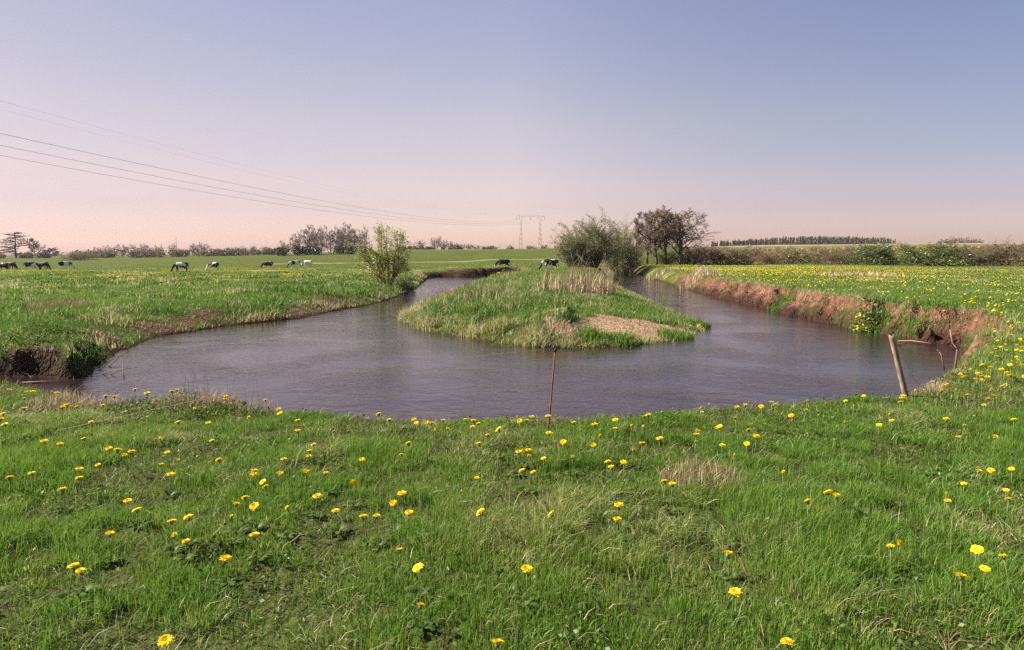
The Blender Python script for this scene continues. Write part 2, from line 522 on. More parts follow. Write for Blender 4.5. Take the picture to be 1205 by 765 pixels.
# ------------------------------------------------------------------ grass
def blade_arrays(x, y, z, h, w, lean, tint, rs, simple=False, wind=(.8, .2), psi=None):
    n = len(x)
    phi = rs.uniform(0, 2 * PI, n); psi = rs.uniform(0, 2 * PI, n) if psi is None else psi
    bx, by = np.cos(phi) * w * .5, np.sin(phi) * w * .5
    lx = np.cos(psi) * lean * h + wind[0] * .07 * h; ly = np.sin(psi) * lean * h + wind[1] * .07 * h
    tz = z + h * np.sqrt(np.clip(1 - .55 * np.minimum(lean, 1.25) ** 2, .12, 1))
    B0 = np.stack([x - bx, y - by, z - .015], 1); B1 = np.stack([x + bx, y + by, z - .015], 1)
    T = np.stack([x + lx, y + ly, tz], 1)
    if simple:
        V = np.stack([B0, B1, T], 1).reshape(-1, 3)
        i = np.arange(n)[:, None] * 3
        return V, i + np.array([0, 1, 2]), None, np.repeat(tint, 3)
    mx, my = x + lx * .36, y + ly * .36; mz = z + (tz - z) * .62
    M0 = np.stack([mx - bx * .8, my - by * .8, mz], 1); M1 = np.stack([mx + bx * .8, my + by * .8, mz], 1)
    V = np.stack([B0, B1, M0, M1, T], 1).reshape(-1, 3)
    i = np.arange(n)[:, None] * 5
    return V, i + np.array([2, 3, 4]), i + np.array([0, 1, 3, 2]), np.repeat(tint, 5)


def sector(n, r0, r1, a0=-50, a1=50, rs=RNG):
    r = np.sqrt(rs.uniform(r0 * r0, r1 * r1, n)); a = np.radians(rs.uniform(a0, a1, n))
    return r * np.sin(a), r * np.cos(a)


def grass_ring(name, label, n, r0, r1, hmin, hmax, wid, simple, near, rs):
    x, y = sector(n, r0, r1, -49, 49, rs)
    # pull the points into tussocks
    if near:
        cx = fbm(x / .3, y / .3, 91, 2); keep = rs.uniform(0, 1, n) < .10 + 1.5 * ss(.34, .62, cx)
        x, y = x[keep], y[keep]
    z, dj, t, mud, lush, step, d, w_ = height(x, y, True)
    r = np.hypot(x, y)
    nz = fbm(x / .8, y / .8, 61, 3); patch = fbm(x / 1.6, y / 1.6, 67, 2)
    md = mud * ss(1.12, .85, t * np.where((step < .3) & (x < -2), np.maximum(1, w_ / np.where((x < -9) & (y < 18), .75, 1.5)), 1.) + (nz - .5) * .9) * np.where(step > .5, ss(.66, .54, patch), ss(.75, .5, nz))
    bare = ss(.66, .78, fbm(x / 2.2 + 5, y / 2.2, 71, 3)) * ss(7, 2, dj) * (x < -1) * (y > 12)
    md = np.maximum(md, bare)
    sand = ss(1.15, .8, np.hypot((x - 4.4) / 3.3, (y - 21.9) / 1.75) + (nz - .5) * 1.2 + (fbm(x / .25, y / .25, 64, 2) - .5) * .7) * (lush > .5)
    u = rs.uniform(0, 1, len(x))
    fringe = (lush > .6) & (dj > -.25) & (dj < .35) & (u < .55)
    hangs = (step > .5) & (t > .82) & (t < 1.2) & (patch > .35)
    keep = ((dj > .12) & (u > md * .97) & (u > sand * .93)) | fringe | hangs
    if near:
        dens = ss(.36, .5, fbm(x / .9, y / .9, 101, 3))
        keep &= rs.uniform(0, 1, len(x)) < .5 + .5 * dens
    x, y, z, dj, t, lush, r, md, d, step = [q[keep] for q in (x, y, z, dj, t, lush, r, md, d, step)]
    m = len(x)
    tall = fbm(x / .55, y / .55, 111, 3); tall2 = fbm(x / 2.5, y / 2.5, 113, 2)
    h = (hmin + (hmax - hmin) * ss(.34, .72, tall * .65 + tall2 * .35)) * rs.uniform(.45, 1.35, m)
    h = h * (1 - .45 * (r < 13) * ss(1.3, .3, dj))
    lz = lush * np.exp(-np.clip(d, 0, None) / np.where(x < -3, 3.2, 5.)) * (r > 11)
    h = h * (1 + lz * 1.2 * (.25 + 1.5 * ss(.35, .7, fbm(x / .9, y / .9, 117, 2))))
    hang = (step > .5) & (t > .8) & (t < 1.45)
    h = np.where(hang, h * rs.uniform(1.2, 2.2, m), h)
    w = wid * rs.uniform(.5, 1.2, m) * np.where(rs.uniform(0, 1, m) < .14, 1.7, 1.) * (1 + .5 * lz)
    lean = np.abs(rs.normal(.46, .36, m)).clip(.03, 1.3)
    tone = fbm(x / 1.3, y / 1.3, 121, 3); tone2 = fbm(x / .3, y / .3, 123, 2); tone3 = fbm(x / 9, y / 9, 125, 2)
    tint = .12 + .62 * (.4 * tone + .3 * tone2 + .3 * tone3) + rs.normal(0, .09, m) + .06 - .15 * ss(12, 26, r)
    dry = ss(.55, .78, fbm(x / 1.0, y / 1.0, 127, 3))
    pd = .03 + .32 * dry + .30 * lz * (dj < 1.3) + .16 * ss(18, 40, r) + .25 * md + .35 * hang
    isdry = rs.uniform(0, 1, m) < pd
    tint = np.where(isdry, rs.uniform(.74, 1., m), tint).clip(0, 1)
    lean = np.where(isdry & (rs.uniform(0, 1, m) < .5), lean + .35, lean)
    h = np.where(isdry, h * .85, h)
    if near:   # flattened dead blades lying through the sward
        flat_ = isdry & (rs.uniform(0, 1, m) < .5)
        lean = np.where(flat_, rs.uniform(1.1, 1.5, m), lean); h = np.where(flat_, h * 1.5, h); z = np.where(flat_, z + rs.uniform(0, .05, m), z)
    psi = None
    if near:   # the blades of a tussock splay outwards from its middle
        e = .03; f0 = fbm(x / .3, y / .3, 91, 2)
        psi = np.arctan2(f0 - fbm(x / .3, (y + e) / .3, 91, 2), f0 - fbm((x + e) / .3, y / .3, 91, 2)) + rs.normal(0, 1.5, m)
    V, T, Q, A = blade_arrays(x, y, z, h, w, lean, tint, rs, simple, psi=psi)
    o = link(name, mesh_np(name, V, T, Q, dict(tint=A)), GRASS)
    tag(o, label, 'grass', kind='stuff')
    return m


gr = np.random.default_rng(5)
cnt = []
cnt.append(grass_ring('meadow_grass', 'ankle high green grass with pale dry blades on the near bank', 760000, 1.7, 8.6, .035, .108, .0037, False, True, gr))
cnt.append(grass_ring('meadow_grass', 'grass along the river edges and around the wooden post', 260000, 8.6, 17, .05, .11, .0070, False, True, gr))
cnt.append(grass_ring('meadow_grass', 'longer grass and sedge on the tongue of land and far banks', 400000, 17, 48, .08, .14, .019, True, False, gr))
cnt.append(grass_ring('meadow_grass', 'short grazed grass of the pasture where the cows stand', 260000, 48, 120, .08, .14, .045, True, False, gr))


def bank_growth(n, rs):
    """tussocks and dead tufts of the uneven pasture along the left bank"""
    x = rs.uniform(-44, -2, n); y = 12.5 + 62 * rs.uniform(0, 1, n) ** 1.6
    z, dj, t, mud, lush, step, d, w_ = height(x, y, True)
    tus = fbm(x / 1.5, y / 1.5, 401, 3); cell = fbm(x / .35, y / .35, 403, 2)
    edge = ss(9, 1, d)
    keep = (dj > .1) & (np.abs(np.arctan2(x, y)) < .84) & (rs.uniform(0, 1, n) < .04 + 1.1 * ss(.5, .66, tus * .65 + cell * .35 + .08 * edge))
    x, y, z, dj, tus, cell, edge = [q[keep] for q in (x, y, z, dj, tus, cell, edge)]; m = len(x)
    h = rs.uniform(.5, 1.2, m) * (.10 + .26 * ss(.45, .68, tus) * (.5 + .5 * edge)) * (.6 + .8 * cell)
    tint = (.02 + .5 * fbm(x / 2.2, y / 2.2, 405, 2) + rs.normal(0, .1, m)).clip(0, .7)
    dead = rs.uniform(0, 1, m) < .10 + .35 * ss(1.2, .2, dj) + .75 * ss(.54, .66, fbm(x / 1.9, y / 1.9, 407, 3))
    tint = np.where(dead, rs.uniform(.76, .95, m), tint)
    V, T, Q, A = blade_arrays(x, y, z, h, .0009 * np.clip(y, 14, 60) * rs.uniform(.5, 1.5, m), np.abs(rs.normal(.6, .35, m)).clip(.05, 1.3), tint, rs)
    tag(link('pasture_tussocks', mesh_np('pasture_tussocks', V, T, Q, dict(tint=A)), GRASS), 'uneven green and straw tussocks over the left bank and pasture', 'grass', kind='stuff')


def tongue_growth(n, rs):
    """the rank growth on the tongue of land: tussocks, sedge, dead leaves at the water"""
    x = rs.uniform(-6.5, 9.5, n); y = rs.uniform(18.4, 62, n) ; y = 18.4 + (y - 18.4) * rs.uniform(0, 1, n) ** .5
    z, dj, t, mud, lush, step, d, w_ = height(x, y, True)
    sand = ss(1.15, .8, np.hypot((x - 4.4) / 3.3, (y - 21.9) / 1.75) + (fbm(x / .8, y / .8, 61, 3) - .5) * .8)
    tus = fbm(x / .8, y / .8, 301, 3); cell = fbm(x / .3, y / .3, 303, 2)
    keep = (lush > .62) & (dj > -.15) & (x > -7) & (rs.uniform(0, 1, n) < .15 + 1.1 * ss(.42, .62, tus * .6 + cell * .4)) & (rs.uniform(0, 1, n) > sand)
    x, y, z, dj, tus, cell = [q[keep] for q in (x, y, z, dj, tus, cell)]; m = len(x)
    left = ss(4.5, -1, x)
    h = rs.uniform(.5, 1.2, m) * (.07 + .40 * ss(.44, .66, tus) * (.35 + .65 * left)) * (.7 + .6 * cell)
    tint = (.02 + .48 * fbm(x / 1.7, y / 1.7, 305, 2) + rs.normal(0, .1, m)).clip(0, .72)
    dead = rs.uniform(0, 1, m) < .18 + .6 * ss(1.2, .1, dj) + .55 * ss(.56, .7, fbm(x / 1.1, y / 1.1, 307, 2))
    tint = np.where(dead, rs.uniform(.76, .97, m), tint)
    lean = np.abs(rs.normal(.55, .35, m)).clip(.05, 1.3)
    V, T, Q, A = blade_arrays(x, y, z, h, .017 * rs.uniform(.5, 1.6, m), lean, tint, rs)
    tag(link('tongue_grass', mesh_np('tongue_grass', V, T, Q, dict(tint=A)), GRASS), 'rank green tussocks and dead leaves covering the tongue of land', 'grass', kind='stuff')
    return m




def litter(n, rs):
    x, y = sector(n, 1.7, 14, -49, 49, rs)
    z, dj, t, mud, lush, step, d, w_ = height(x, y, True)
    keep = (dj > .2) & (rs.uniform(0, 1, n) < .25 + .75 * ss(.5, .36, fbm(x / .9, y / .9, 101, 3)))
    x, y, z = x[keep], y[keep], z[keep]; m = len(x)
    V, T, Q, A = blade_arrays(x, y, z + rs.uniform(0, .035, m), rs.uniform(.05, .13, m), .0042 * rs.uniform(.6, 1.5, m), rs.uniform(1.0, 1.5, m), (rs.beta(1.4, 2.6, m) * .9).clip(0, 1), rs)
    tag(link('dead_grass', mesh_np('dead_grass', V, T, Q, dict(tint=A)), LITTER), 'flattened dead blades lying between the green grass of the near bank', 'dead grass', kind='stuff')


LITTER = leafmat('dead_grass_litter', [(0, (.10, .075, .035)), (.4, (.22, .17, .085)), (.8, (.40, .33, .20)), (1, (.55, .47, .33))], trans=.2, gloss=.02)
litter(60000, gr)


def herbs(n, rs):
    x, y = sector(n, 1.7, 11, -49, 49, rs)
    z, dj, t, mud, lush, step, d, w_ = height(x, y, True)
    keep = (dj > .2) & (rs.uniform(0, 1, n) < .06 + .95 * ss(.52, .66, fbm(x / .7, y / .7, 151, 3)))
    x, y, z = x[keep], y[keep], z[keep]
    P = np.stack([x, y, z + rs.uniform(.01, .065, len(x))], 1)
    V, Q = leaf_arrays(P, .026, rs, .62, .5)
    tag(link('meadow_herbs', mesh_np('meadow_herbs', V, None, Q, dict(tint=np.repeat(rs.beta(2, 4, len(P)), 4))), HERB), 'small round clover and weed leaves between the grass blades', 'weeds', kind='stuff')


HERB = leafmat('clover_leaves', [(0, (.045, .10, .014)), (.6, (.095, .17, .025)), (1, (.20, .21, .06))], trans=.35, gloss=.015)
herbs(60000, gr)
bank_growth(300000, gr)
cnt.append(tongue_growth(170000, gr))
print('blades', cnt)


def tuft(name, x, y, rad, n, h0, h1, w, lean, mat, rs, label, cat, group=None, tint=(0, 1), stalks=0, aim=None):
    """one clump of blades, its origin on the ground"""
    z0 = gz(x, y)
    rr = rad * np.sqrt(rs.uniform(0, 1, n)); aa = rs.uniform(0, 2 * PI, n)
    px, py = rr * np.cos(aa), rr * np.sin(aa)
    pz = height(px + x, py + y) - z0
    pz = np.maximum(pz, ZW - z0)
    h = rs.uniform(h0, h1, n) * (1 - .45 * (rr / rad) ** 2)
    V, T, Q, A = blade_arrays(px, py, pz, h, w * rs.uniform(.6, 1.4, n), np.abs(rs.normal(lean, .25, n)), rs.uniform(tint[0], tint[1], n), rs)
    o = link(name, None); o.location = (x, y, z0)
    link('foliage', mesh_np('foliage', V, T, Q, dict(tint=A)), mat, o)
    if stalks:
        polys = []
        for k in range(stalks):
            a = rs.uniform(0, 2 * PI); q = rad * .6 * rs.uniform(0, 1)
            p = np.array([q * math.cos(a), q * math.sin(a), 0]); p[2] = float(height(np.array([p[0] + x]), np.array([p[1] + y]))[0]) - z0 - .02
            L = h1 * (rs.uniform(1.2, 1.9) if y < 15 else rs.uniform(.95, 1.25)); dr = np.array([rs.normal(aim[0] if aim else 0, .16), rs.normal(0, .12), 1.])
            dr /= np.linalg.norm(dr)
            pts = [p + dr * L * t_ + np.array([.12 * L * t_ * t_ * rs.normal(), 0, 0]) for t_ in (0, .4, .75, 1)]
            polys.append((pts, [w * .5, w * .42, w * .33, w * .2]))
        for pl_ in polys: link('stalk', tube_mesh('stalk', [pl_], 4), STRAW, o)
    return tag(o, label, cat, group)


# ------------------------------------------------------------------ trees
def unit(v):
    return v / (np.linalg.norm(v) + 1e-12)


def grow(rs, p, d, L, r, lev, cfg, out):
    c = cfg[lev]; n = c['n']; pts = [p]; rad = [r]; dirs = [d]
    for k in range(n):
        d = unit(d + rs.normal(0, c['jit'], 3) + np.array([0, 0, c.get('up', 0)]))
        p = p + d * L / n
        pts.append(p); dirs.append(d); rad.append(r * (1 - (1 - c.get('tap', .35)) * (k + 1) / n))
    out[lev].append((np.array(pts), np.array(rad)))
    if lev + 1 >= len(cfg): return
    kids = c['kids']; kids = int(kids + rs.integers(-1, 2)) if kids > 3 else kids
    t0, t1 = c['span']
    for q in range(kids):
        t = t0 + (t1 - t0) * (q + rs.uniform(0, 1)) / kids
        f = min(t * n, n - 1e-4); i0 = int(f); fr = f - i0
        b = pts[i0] * (1 - fr) + pts[i0 + 1] * fr
        rb = rad[i0] * (1 - fr) + rad[i0 + 1] * fr
        sd = dirs[i0 + 1]
        e = rs.normal(size=3); e -= e.dot(sd) * sd; e = unit(e)
        a = math.radians(rs.uniform(*c['ang']))
        cd = unit(sd * math.cos(a) + e * math.sin(a))
        cl = L * c['ratio'] * (1 - c.get('fall', .45) * (t - t0) / max(1e-6, t1 - t0)) * rs.uniform(.75, 1.25)
        grow(rs, b, cd, cl, min(rb * .75, r * c.get('rr', .5)), lev + 1, cfg, out)


def finish_tree(out, nwood, leaves, rs, twig_min, leaf_size, hfix=None):
    """unit-height arrays: (wood polys, twig polys, leaf points)"""
    allp = np.concatenate([p for lv in out for p, _ in lv])
    H = np.percentile(allp[:, 2], 99.8)
    s = 1. / H
    wood = [(p * s, np.maximum(r * s, twig_min)) for lv in out[:nwood] for p, r in lv]
    twig = [(p * s, np.maximum(r * s, twig_min)) for lv in out[nwood:] for p, r in lv]
    src = np.concatenate([p for p, _ in twig]) if twig else allp * s
    if leaves:
        L = src[rs.integers(0, len(src), leaves)] + rs.normal(0, leaf_size * .9, (leaves, 3))
    else:
        L = np.zeros((0, 3))
    return wood, twig, L


BARK = plain('grey_brown_bark', (.13, .098, .08), .9, 6, .4)
TWIG_RED = leafmat('reddish_buds', [(0, (.29, .205, .155)), (1, (.44, .33, .25))], trans=.35, gloss=.02, rnd=True)
TWIG_OLIVE = leafmat('olive_catkin_leaves', [(0, (.20, .215, .08)), (.6, (.32, .31, .13)), (1, (.42, .39, .20))], trans=.5, gloss=.04, rnd=True)
LEAF_LIME = leafmat('young_lime_leaves', [(0, (.17, .21, .035)), (1, (.32, .33, .08))], trans=.4, gloss=.05)
LEAF_GREEN = leafmat('bush_green_leaves', [(0, (.065, .105, .022)), (.6, (.12, .165, .038)), (1, (.19, .21, .06))], trans=.35, gloss=.05, rnd=True)
LEAF_BROWN = leafmat('bush_brown_twigs', [(0, (.16, .095, .065)), (.6, (.26, .17, .105)), (1, (.33, .25, .13))], trans=.35, gloss=.02, rnd=True)
LEAF_MIX = leafmat('bush_budding_leaves', [(0, (.18, .125, .07)), (.5, (.22, .195, .075)), (1, (.30, .27, .10))], trans=.35, gloss=.03, rnd=True)
NEEDLE = leafmat('dark_needles', [(0, (.028, .038, .018)), (1, (.075, .085, .04))], trans=.1, gloss=.03)
FARWOOD = leafmat('far_wood_twigs', [(0, (.13, .095, .075)), (.6, (.20, .155, .115)), (1, (.23, .20, .11))], trans=.2, gloss=.02, rnd=True)


def proto(wood, twig, L, leaf_size, rs, sides=5, asp=.55):
    V, Q, T = tube_arrays(wood, sides, True)
    wm = mesh_np('trunk', V, T, Q, smooth=True)
    Vs = []; Ts = []; Qs = []; n = 0; ti = []
    if twig:
        V, Q, T = tube_arrays(twig, 3, False)
        Vs.append(V); Qs.append(Q); n += len(V); ti.append(np.repeat(rs.uniform(0, .5, max(1, len(V) // 6 + 1)), 6)[:len(V)])
    if len(L):
        V, Q = leaf_arrays(L, leaf_size, rs, asp)
        Vs.append(V); Qs.append(Q + n); n += len(V)
        lump = fbm(L[:, 0] * 7 + L[:, 2] * 3, L[:, 1] * 7 - L[:, 2] * 4, 7, 2)
        ti.append(np.repeat((lump + rs.normal(0, .18, len(L))).clip(0, 1), 4))
    cm = mesh_np('crown', np.concatenate(Vs), None, np.concatenate(Qs), dict(tint=np.concatenate(ti)))
    allv = np.concatenate(Vs)
    wid = np.percentile(allv[:, 0], 99) - np.percentile(allv[:, 0], 1)
    return dict(trunk=wm, crown=cm, width=wid)


def bare_proto(seed, lean=0., spread=(28, 58), leaves=2600, leaf=.016, mat_levels=3, ratio=.5, kids0=11, up=.06, span0=.22, tw=.0013):
    rs = np.random.default_rng(seed); out = [[] for _ in range(5)]
    cfg = [dict(n=9, jit=.07, up=.04, kids=kids0, span=(span0, .99), ang=spread, ratio=ratio, rr=.55, tap=.25),
           dict(n=6, jit=.13, up=up, kids=8, span=(.2, 1.), ang=(25, 55), ratio=.48, rr=.5, tap=.3),
           dict(n=4, jit=.15, up=up, kids=6, span=(.15, 1.), ang=(25, 60), ratio=.5, rr=.5),
           dict(n=3, jit=.18, up=.03, kids=5, span=(.2, 1.), ang=(25, 60), ratio=.55, rr=.6),
           dict(n=2, jit=.2, up=.02)]
    grow(rs, np.zeros(3) - np.array([0, 0, .02]), unit(np.array([lean, 0, 1.])), 1., .022, 0, cfg, out)
    w, t, L = finish_tree(out, mat_levels, leaves, rs, tw, leaf)
    return proto(w, t, L, leaf, rs)


def bush_proto(seed, stems=9, spread=38, leaves=5000, leaf=.035, kids=7, jit=.12, lev=3, tw=.002, up=.05, ratio=.55, asp=.5, fill=0):
    rs = np.random.default_rng(seed); out = [[] for _ in range(lev + 1)]
    cfg = [dict(n=6, jit=jit, up=up, kids=kids, span=(.12, .98), ang=(20, 55), ratio=ratio, rr=.55, tap=.25)]
    for k in range(lev - 1):
        cfg.append(dict(n=4, jit=.16, up=.04, kids=5, span=(.15, 1.), ang=(20, 60), ratio=.52, rr=.5))
    cfg.append(dict(n=2, jit=.2))
    for k in range(stems):
        a = 2 * PI * (k + rs.uniform(0, .8)) / stems; q = math.radians(rs.uniform(2, spread))
        d = np.array([math.sin(q) * math.cos(a), math.sin(q) * math.sin(a), math.cos(q)])
        grow(rs, np.array([.06 * math.cos(a), .06 * math.sin(a), -.02]), d, rs.uniform(.7, 1.05) * (1 - .25 * q), .014, 0, cfg, out)
    w, t, L = finish_tree(out, 2, leaves, rs, tw, leaf)
    if fill:   # low skirt of foliage down to the ground
        a = rs.uniform(0, 2 * PI, fill); q = np.sqrt(rs.uniform(0, 1, fill)); hh = rs.uniform(.0, .55, fill)
        Rm = np.percentile(np.hypot(L[:, 0], L[:, 1]), 90)
        lump = .75 + .5 * vn(np.cos(a) * 3 + hh * 4, np.sin(a) * 3, seed)
        E = np.stack([np.cos(a) * q * Rm * lump, np.sin(a) * q * Rm * lump, hh * (1.25 - q * .6)], 1)
        L = np.concatenate([L, E])
    return proto(w, t, L, leaf, rs, 4, asp)


def pine_proto(seed):
    rs = np.random.default_rng(seed)
    wood = [(np.array([[0, 0, -.02], [.01, 0, .4], [-.01, .01, .75], [0, 0, .98]]), np.array([.022, .018, .011, .004]))]
    P = []
    for k in range(26):
        h = .12 + .84 * (k / 26) ** .9
        rad = .46 * (1 - h) ** .6 * rs.uniform(.55, 1.25) + .04
        a = rs.uniform(0, 2 * PI)
        tip = np.array([rad * math.cos(a), rad * math.sin(a), h + .02])
        wood.append((np.array([[0, 0, h - .03], tip * np.array([.5, .5, 1]), tip]), np.array([.007, .005, .002])))
        m = int(60 + 220 * rad)
        q = rs.uniform(.35, 1.05, m)[:, None]
        P.append(np.array([0, 0, h - .01]) * (1 - q) + tip * q + rs.normal(0, 1, (m, 3)) * np.array([.05, .05, .014]))
    return proto(wood, [], np.concatenate(P), .035, rs, 5, .4)


def spruce_points(rs, m):
    h = rs.uniform(0, 1, m) ** 1.3; tier = .75 + .25 * np.sin(h * 40)
    rad = (.21 * (1 - h) + .01) * tier * np.sqrt(rs.uniform(.15, 1, m)); a = rs.uniform(0, 2 * PI, m)
    return np.stack([rad * np.cos(a), rad * np.sin(a), h * .98 + .02], 1)


PR = {}


def plant_tree(kind, name, u, vtop, D, width=None, label='', cat='tree', group=None, rot=None, mat=None, sink=.05, base_v=None):
    """a tree standing on the ground at distance D, as tall as the photograph shows it"""
    a = (u - PW / 2) / FPX
    x = a * (D * CP + (EYE - 0) * SP); z = gz(x, D)
    b = (PH / 2 - vtop) / FPX
    ztop = EYE + D * (-SP + b * CP) / (CP + b * SP)
    hgt = max(.8, ztop - z)
    p = PR[kind]
    sx = hgt if width is None else (width / FPX * D) / p['width']
    root = bpy.data.objects.new(name, None); COL.objects.link(root); root.empty_display_size = .3
    root.location = (x, D, z - sink); root.scale = (sx, sx, hgt); root.rotation_euler = (0, 0, random.uniform(0, 6.28) if rot is None else rot)
    for part in ('trunk', 'crown'):
        pn = part if cat == 'tree' else {'trunk': 'stems', 'crown': 'foliage'}[part]
        o = bpy.data.objects.new(pn, p[part]); COL.objects.link(o); o.parent = root
        if not p[part].materials: p[part].materials.append(BARK if part == 'trunk' else mat or p['mat'])
        if part == 'crown':
            o.material_slots[0].link = 'OBJECT'; o.material_slots[0].material = mat or p['mat']
    return tag(root, label, cat, group)


PR['alder'] = bare_proto(21, 0., (25, 50), 1500, .0065, tw=.0016, ratio=.42, kids0=15, span0=.18, up=.08); PR['alder']['mat'] = TWIG_RED
PR['alder_lean'] = bare_proto(36, .07, (30, 58), 1700, .0065, tw=.0016, ratio=.54, kids0=17, span0=.22, up=.07); PR['alder_lean']['mat'] = TWIG_RED
PR['slender'] = bare_proto(9, 0., (20, 40), 900, .013, ratio=.22, kids0=16, span0=.15); PR['slender']['mat'] = FARWOOD
PR['round_a'] = bare_proto(51, 0., (30, 62), 1500, .019, ratio=.60, tw=.0034, kids0=14, span0=.14); PR['round_a']['mat'] = FARWOOD
PR['round_b'] = bare_proto(52, .03, (30, 66), 1500, .019, ratio=.64, tw=.0034, kids0=12, span0=.14); PR['round_b']['mat'] = FARWOOD
PR['round_c'] = bare_proto(53, -.03, (25, 52), 1500, .019, ratio=.5, tw=.0034, kids0=16, span0=.12); PR['round_c']['mat'] = FARWOOD
for nm_, sd_ in (('grove_a', 91), ('grove_b', 92), ('grove_c', 93)):
    PR[nm_] = bush_proto(sd_, 5, 24, 2600, .020, kids=10, lev=3, tw=.0026, asp=.5, up=.03, ratio=.42); PR[nm_]['mat'] = FARWOOD
PR['willow'] = bush_proto(61, 30, 52, 9500, .021, kids=9, lev=3, tw=.0012, asp=.4, fill=3600); PR['willow']['mat'] = TWIG_OLIVE
PR['sapling'] = bush_proto(64, 12, 50, 8500, .025, kids=8, lev=2, tw=.0016, asp=.5, ratio=.5); PR['sapling']['mat'] = LEAF_LIME
PR['bush'] = bush_proto(71, 14, 62, 5200, .045, kids=6, lev=2, tw=.003, fill=3200); PR['bush']['mat'] = LEAF_GREEN
PR['bush_b'] = bush_proto(72, 12, 66, 4200, .045, kids=7, lev=2, tw=.003, fill=2600); PR['bush_b']['mat'] = LEAF_GREEN
PR['scrub'] = bush_proto(75, 16, 60, 3200, .030, kids=8, lev=2, tw=.0035, fill=1400); PR['scrub']['mat'] = LEAF_BROWN
PR['pine'] = pine_proto(81); PR['pine']['mat'] = NEEDLE

# --- the group beside the river
plant_tree('willow', 'willow_bush', 697, 253, 86, 84, 'big rounded grey green willow bush at the river bend', 'bush', mat=TWIG_OLIVE, rot=.4)
plant_tree('willow', 'willow_bush', 730, 260, 92, 46, 'smaller thin olive willow bush between the big willow and alders', 'bush', rot=2.2, mat=TWIG_OLIVE)
plant_tree('willow', 'willow_bush', 672, 274, 84, 44, 'low left flank bush of the willow group, nearest the grazing cow', 'bush', rot=4.0, mat=TWIG_OLIVE)
plant_tree('slender', 'birch_tree', 748, 249, 97, None, 'slim pale bare tree rising left of the alders', 'tree')
plant_tree('alder', 'alder_tree', 762, 247, 99, 36, 'upright budding alder, first of the riverside row', 'tree', 'alders on the river bank', rot=.7)
plant_tree('alder', 'alder_tree', 773, 245, 97, 42, 'thick trunked upright alder, second of the riverside row', 'tree', 'alders on the river bank', rot=3.1)
plant_tree('alder_lean', 'alder_tree', 784, 244, 99, 44, 'twiggy brown alder, third of the riverside row', 'tree', 'alders on the river bank', rot=1.2, mat=TWIG_RED)
plant_tree('alder_lean', 'alder_tree', 801, 242, 96, 64, 'widest reddish alder leaning towards the yellow meadow', 'tree', 'alders on the river bank', rot=.15)
plant_tree('scrub', 'scrub_bush', 845, 284, 103, 76, 'wide brown bare bush under the leaning alder', 'bush', mat=LEAF_BROWN)
plant_tree('scrub', 'scrub_bush', 812, 285, 100, 52, 'brown twiggy bush at the foot of the leaning alder', 'bush', mat=LEAF_BROWN)
plant_tree('scrub', 'scrub_bush', 742, 287, 99, 40, 'olive undergrowth bush in front of the slim pale tree', 'bush', mat=LEAF_MIX)
plant_tree('scrub', 'scrub_bush', 784, 293, 99, 36, 'low budding bush between the alder trunks', 'bush', mat=LEAF_MIX)
# --- sapling on the left bank
plant_tree('sapling', 'willow_sapling', 456, 265, 50, 66, 'light green open sapling on the river bank near the cows', 'bush', rot=.3)
plant_tree('bush', 'bank_bush', 476, 324, 47, 26, 'low leafy green bush at the water beside the sapling', 'bush')

# --- bushes at the edge of the yellow meadow
for kind, u, vt, D, wd, mt, lb in [
    ('bush', 869, 292, 104, 34, LEAF_GREEN, 'small bright green bush nearest the brown bush by the alders'),
    ('scrub', 905, 292, 108, 40, LEAF_BROWN, 'brown bare scrub just past the small bright green bush'),
    ('bush_b', 940, 291, 110, 62, LEAF_MIX, 'long olive bush with a few brown patches'),
    ('scrub', 988, 291, 104, 52, LEAF_BROWN, 'pale brown scrub behind the straw strip'),
    ('bush', 1027, 286, 99, 58, LEAF_GREEN, 'rounded dark green bush behind the middle of the yellow meadow'),
    ('scrub', 1064, 290, 103, 34, LEAF_MIX, 'narrow budding bush between the two large green bushes'),
    ('bush_b', 1098, 284, 93, 78, LEAF_GREEN, 'largest and widest dark green bush'),
    ('scrub', 1148, 289, 93, 56, LEAF_BROWN, 'low brown scrub just past the widest green bush'),
    ('scrub', 1181, 280, 91, 44, LEAF_BROWN, 'tall reddish bare bush at the right end of the row'),
    ('scrub', 1215, 287, 88, 60, LEAF_MIX, 'brown bush cut by the right edge of the picture')]:
    plant_tree(kind, 'meadow_bush', u, vt, D, wd, lb, 'bush', 'bushes behind the yellow meadow', mat=mt)
for k, (u, vt, D, wd, mt) in enumerate([(886, 289, 150, 30, LEAF_BROWN), (925, 288, 160, 34, LEAF_MIX), (962, 288, 150, 34, LEAF_BROWN), (1005, 287, 155, 38, LEAF_MIX),
                                        (1060, 286, 165, 36, LEAF_BROWN), (1130, 286, 160, 40, LEAF_BROWN), (1165, 286, 150, 36, LEAF_MIX), (1200, 285, 170, 36, LEAF_BROWN)]):
    plant_tree('scrub', 'heath_bush', u, vt, D, wd, ('first second third fourth fifth sixth seventh eighth'.split()[k]) + ' bush counted from the alders in the hazy back row on the heath', 'bush', 'back row of heath bushes', mat=mt)

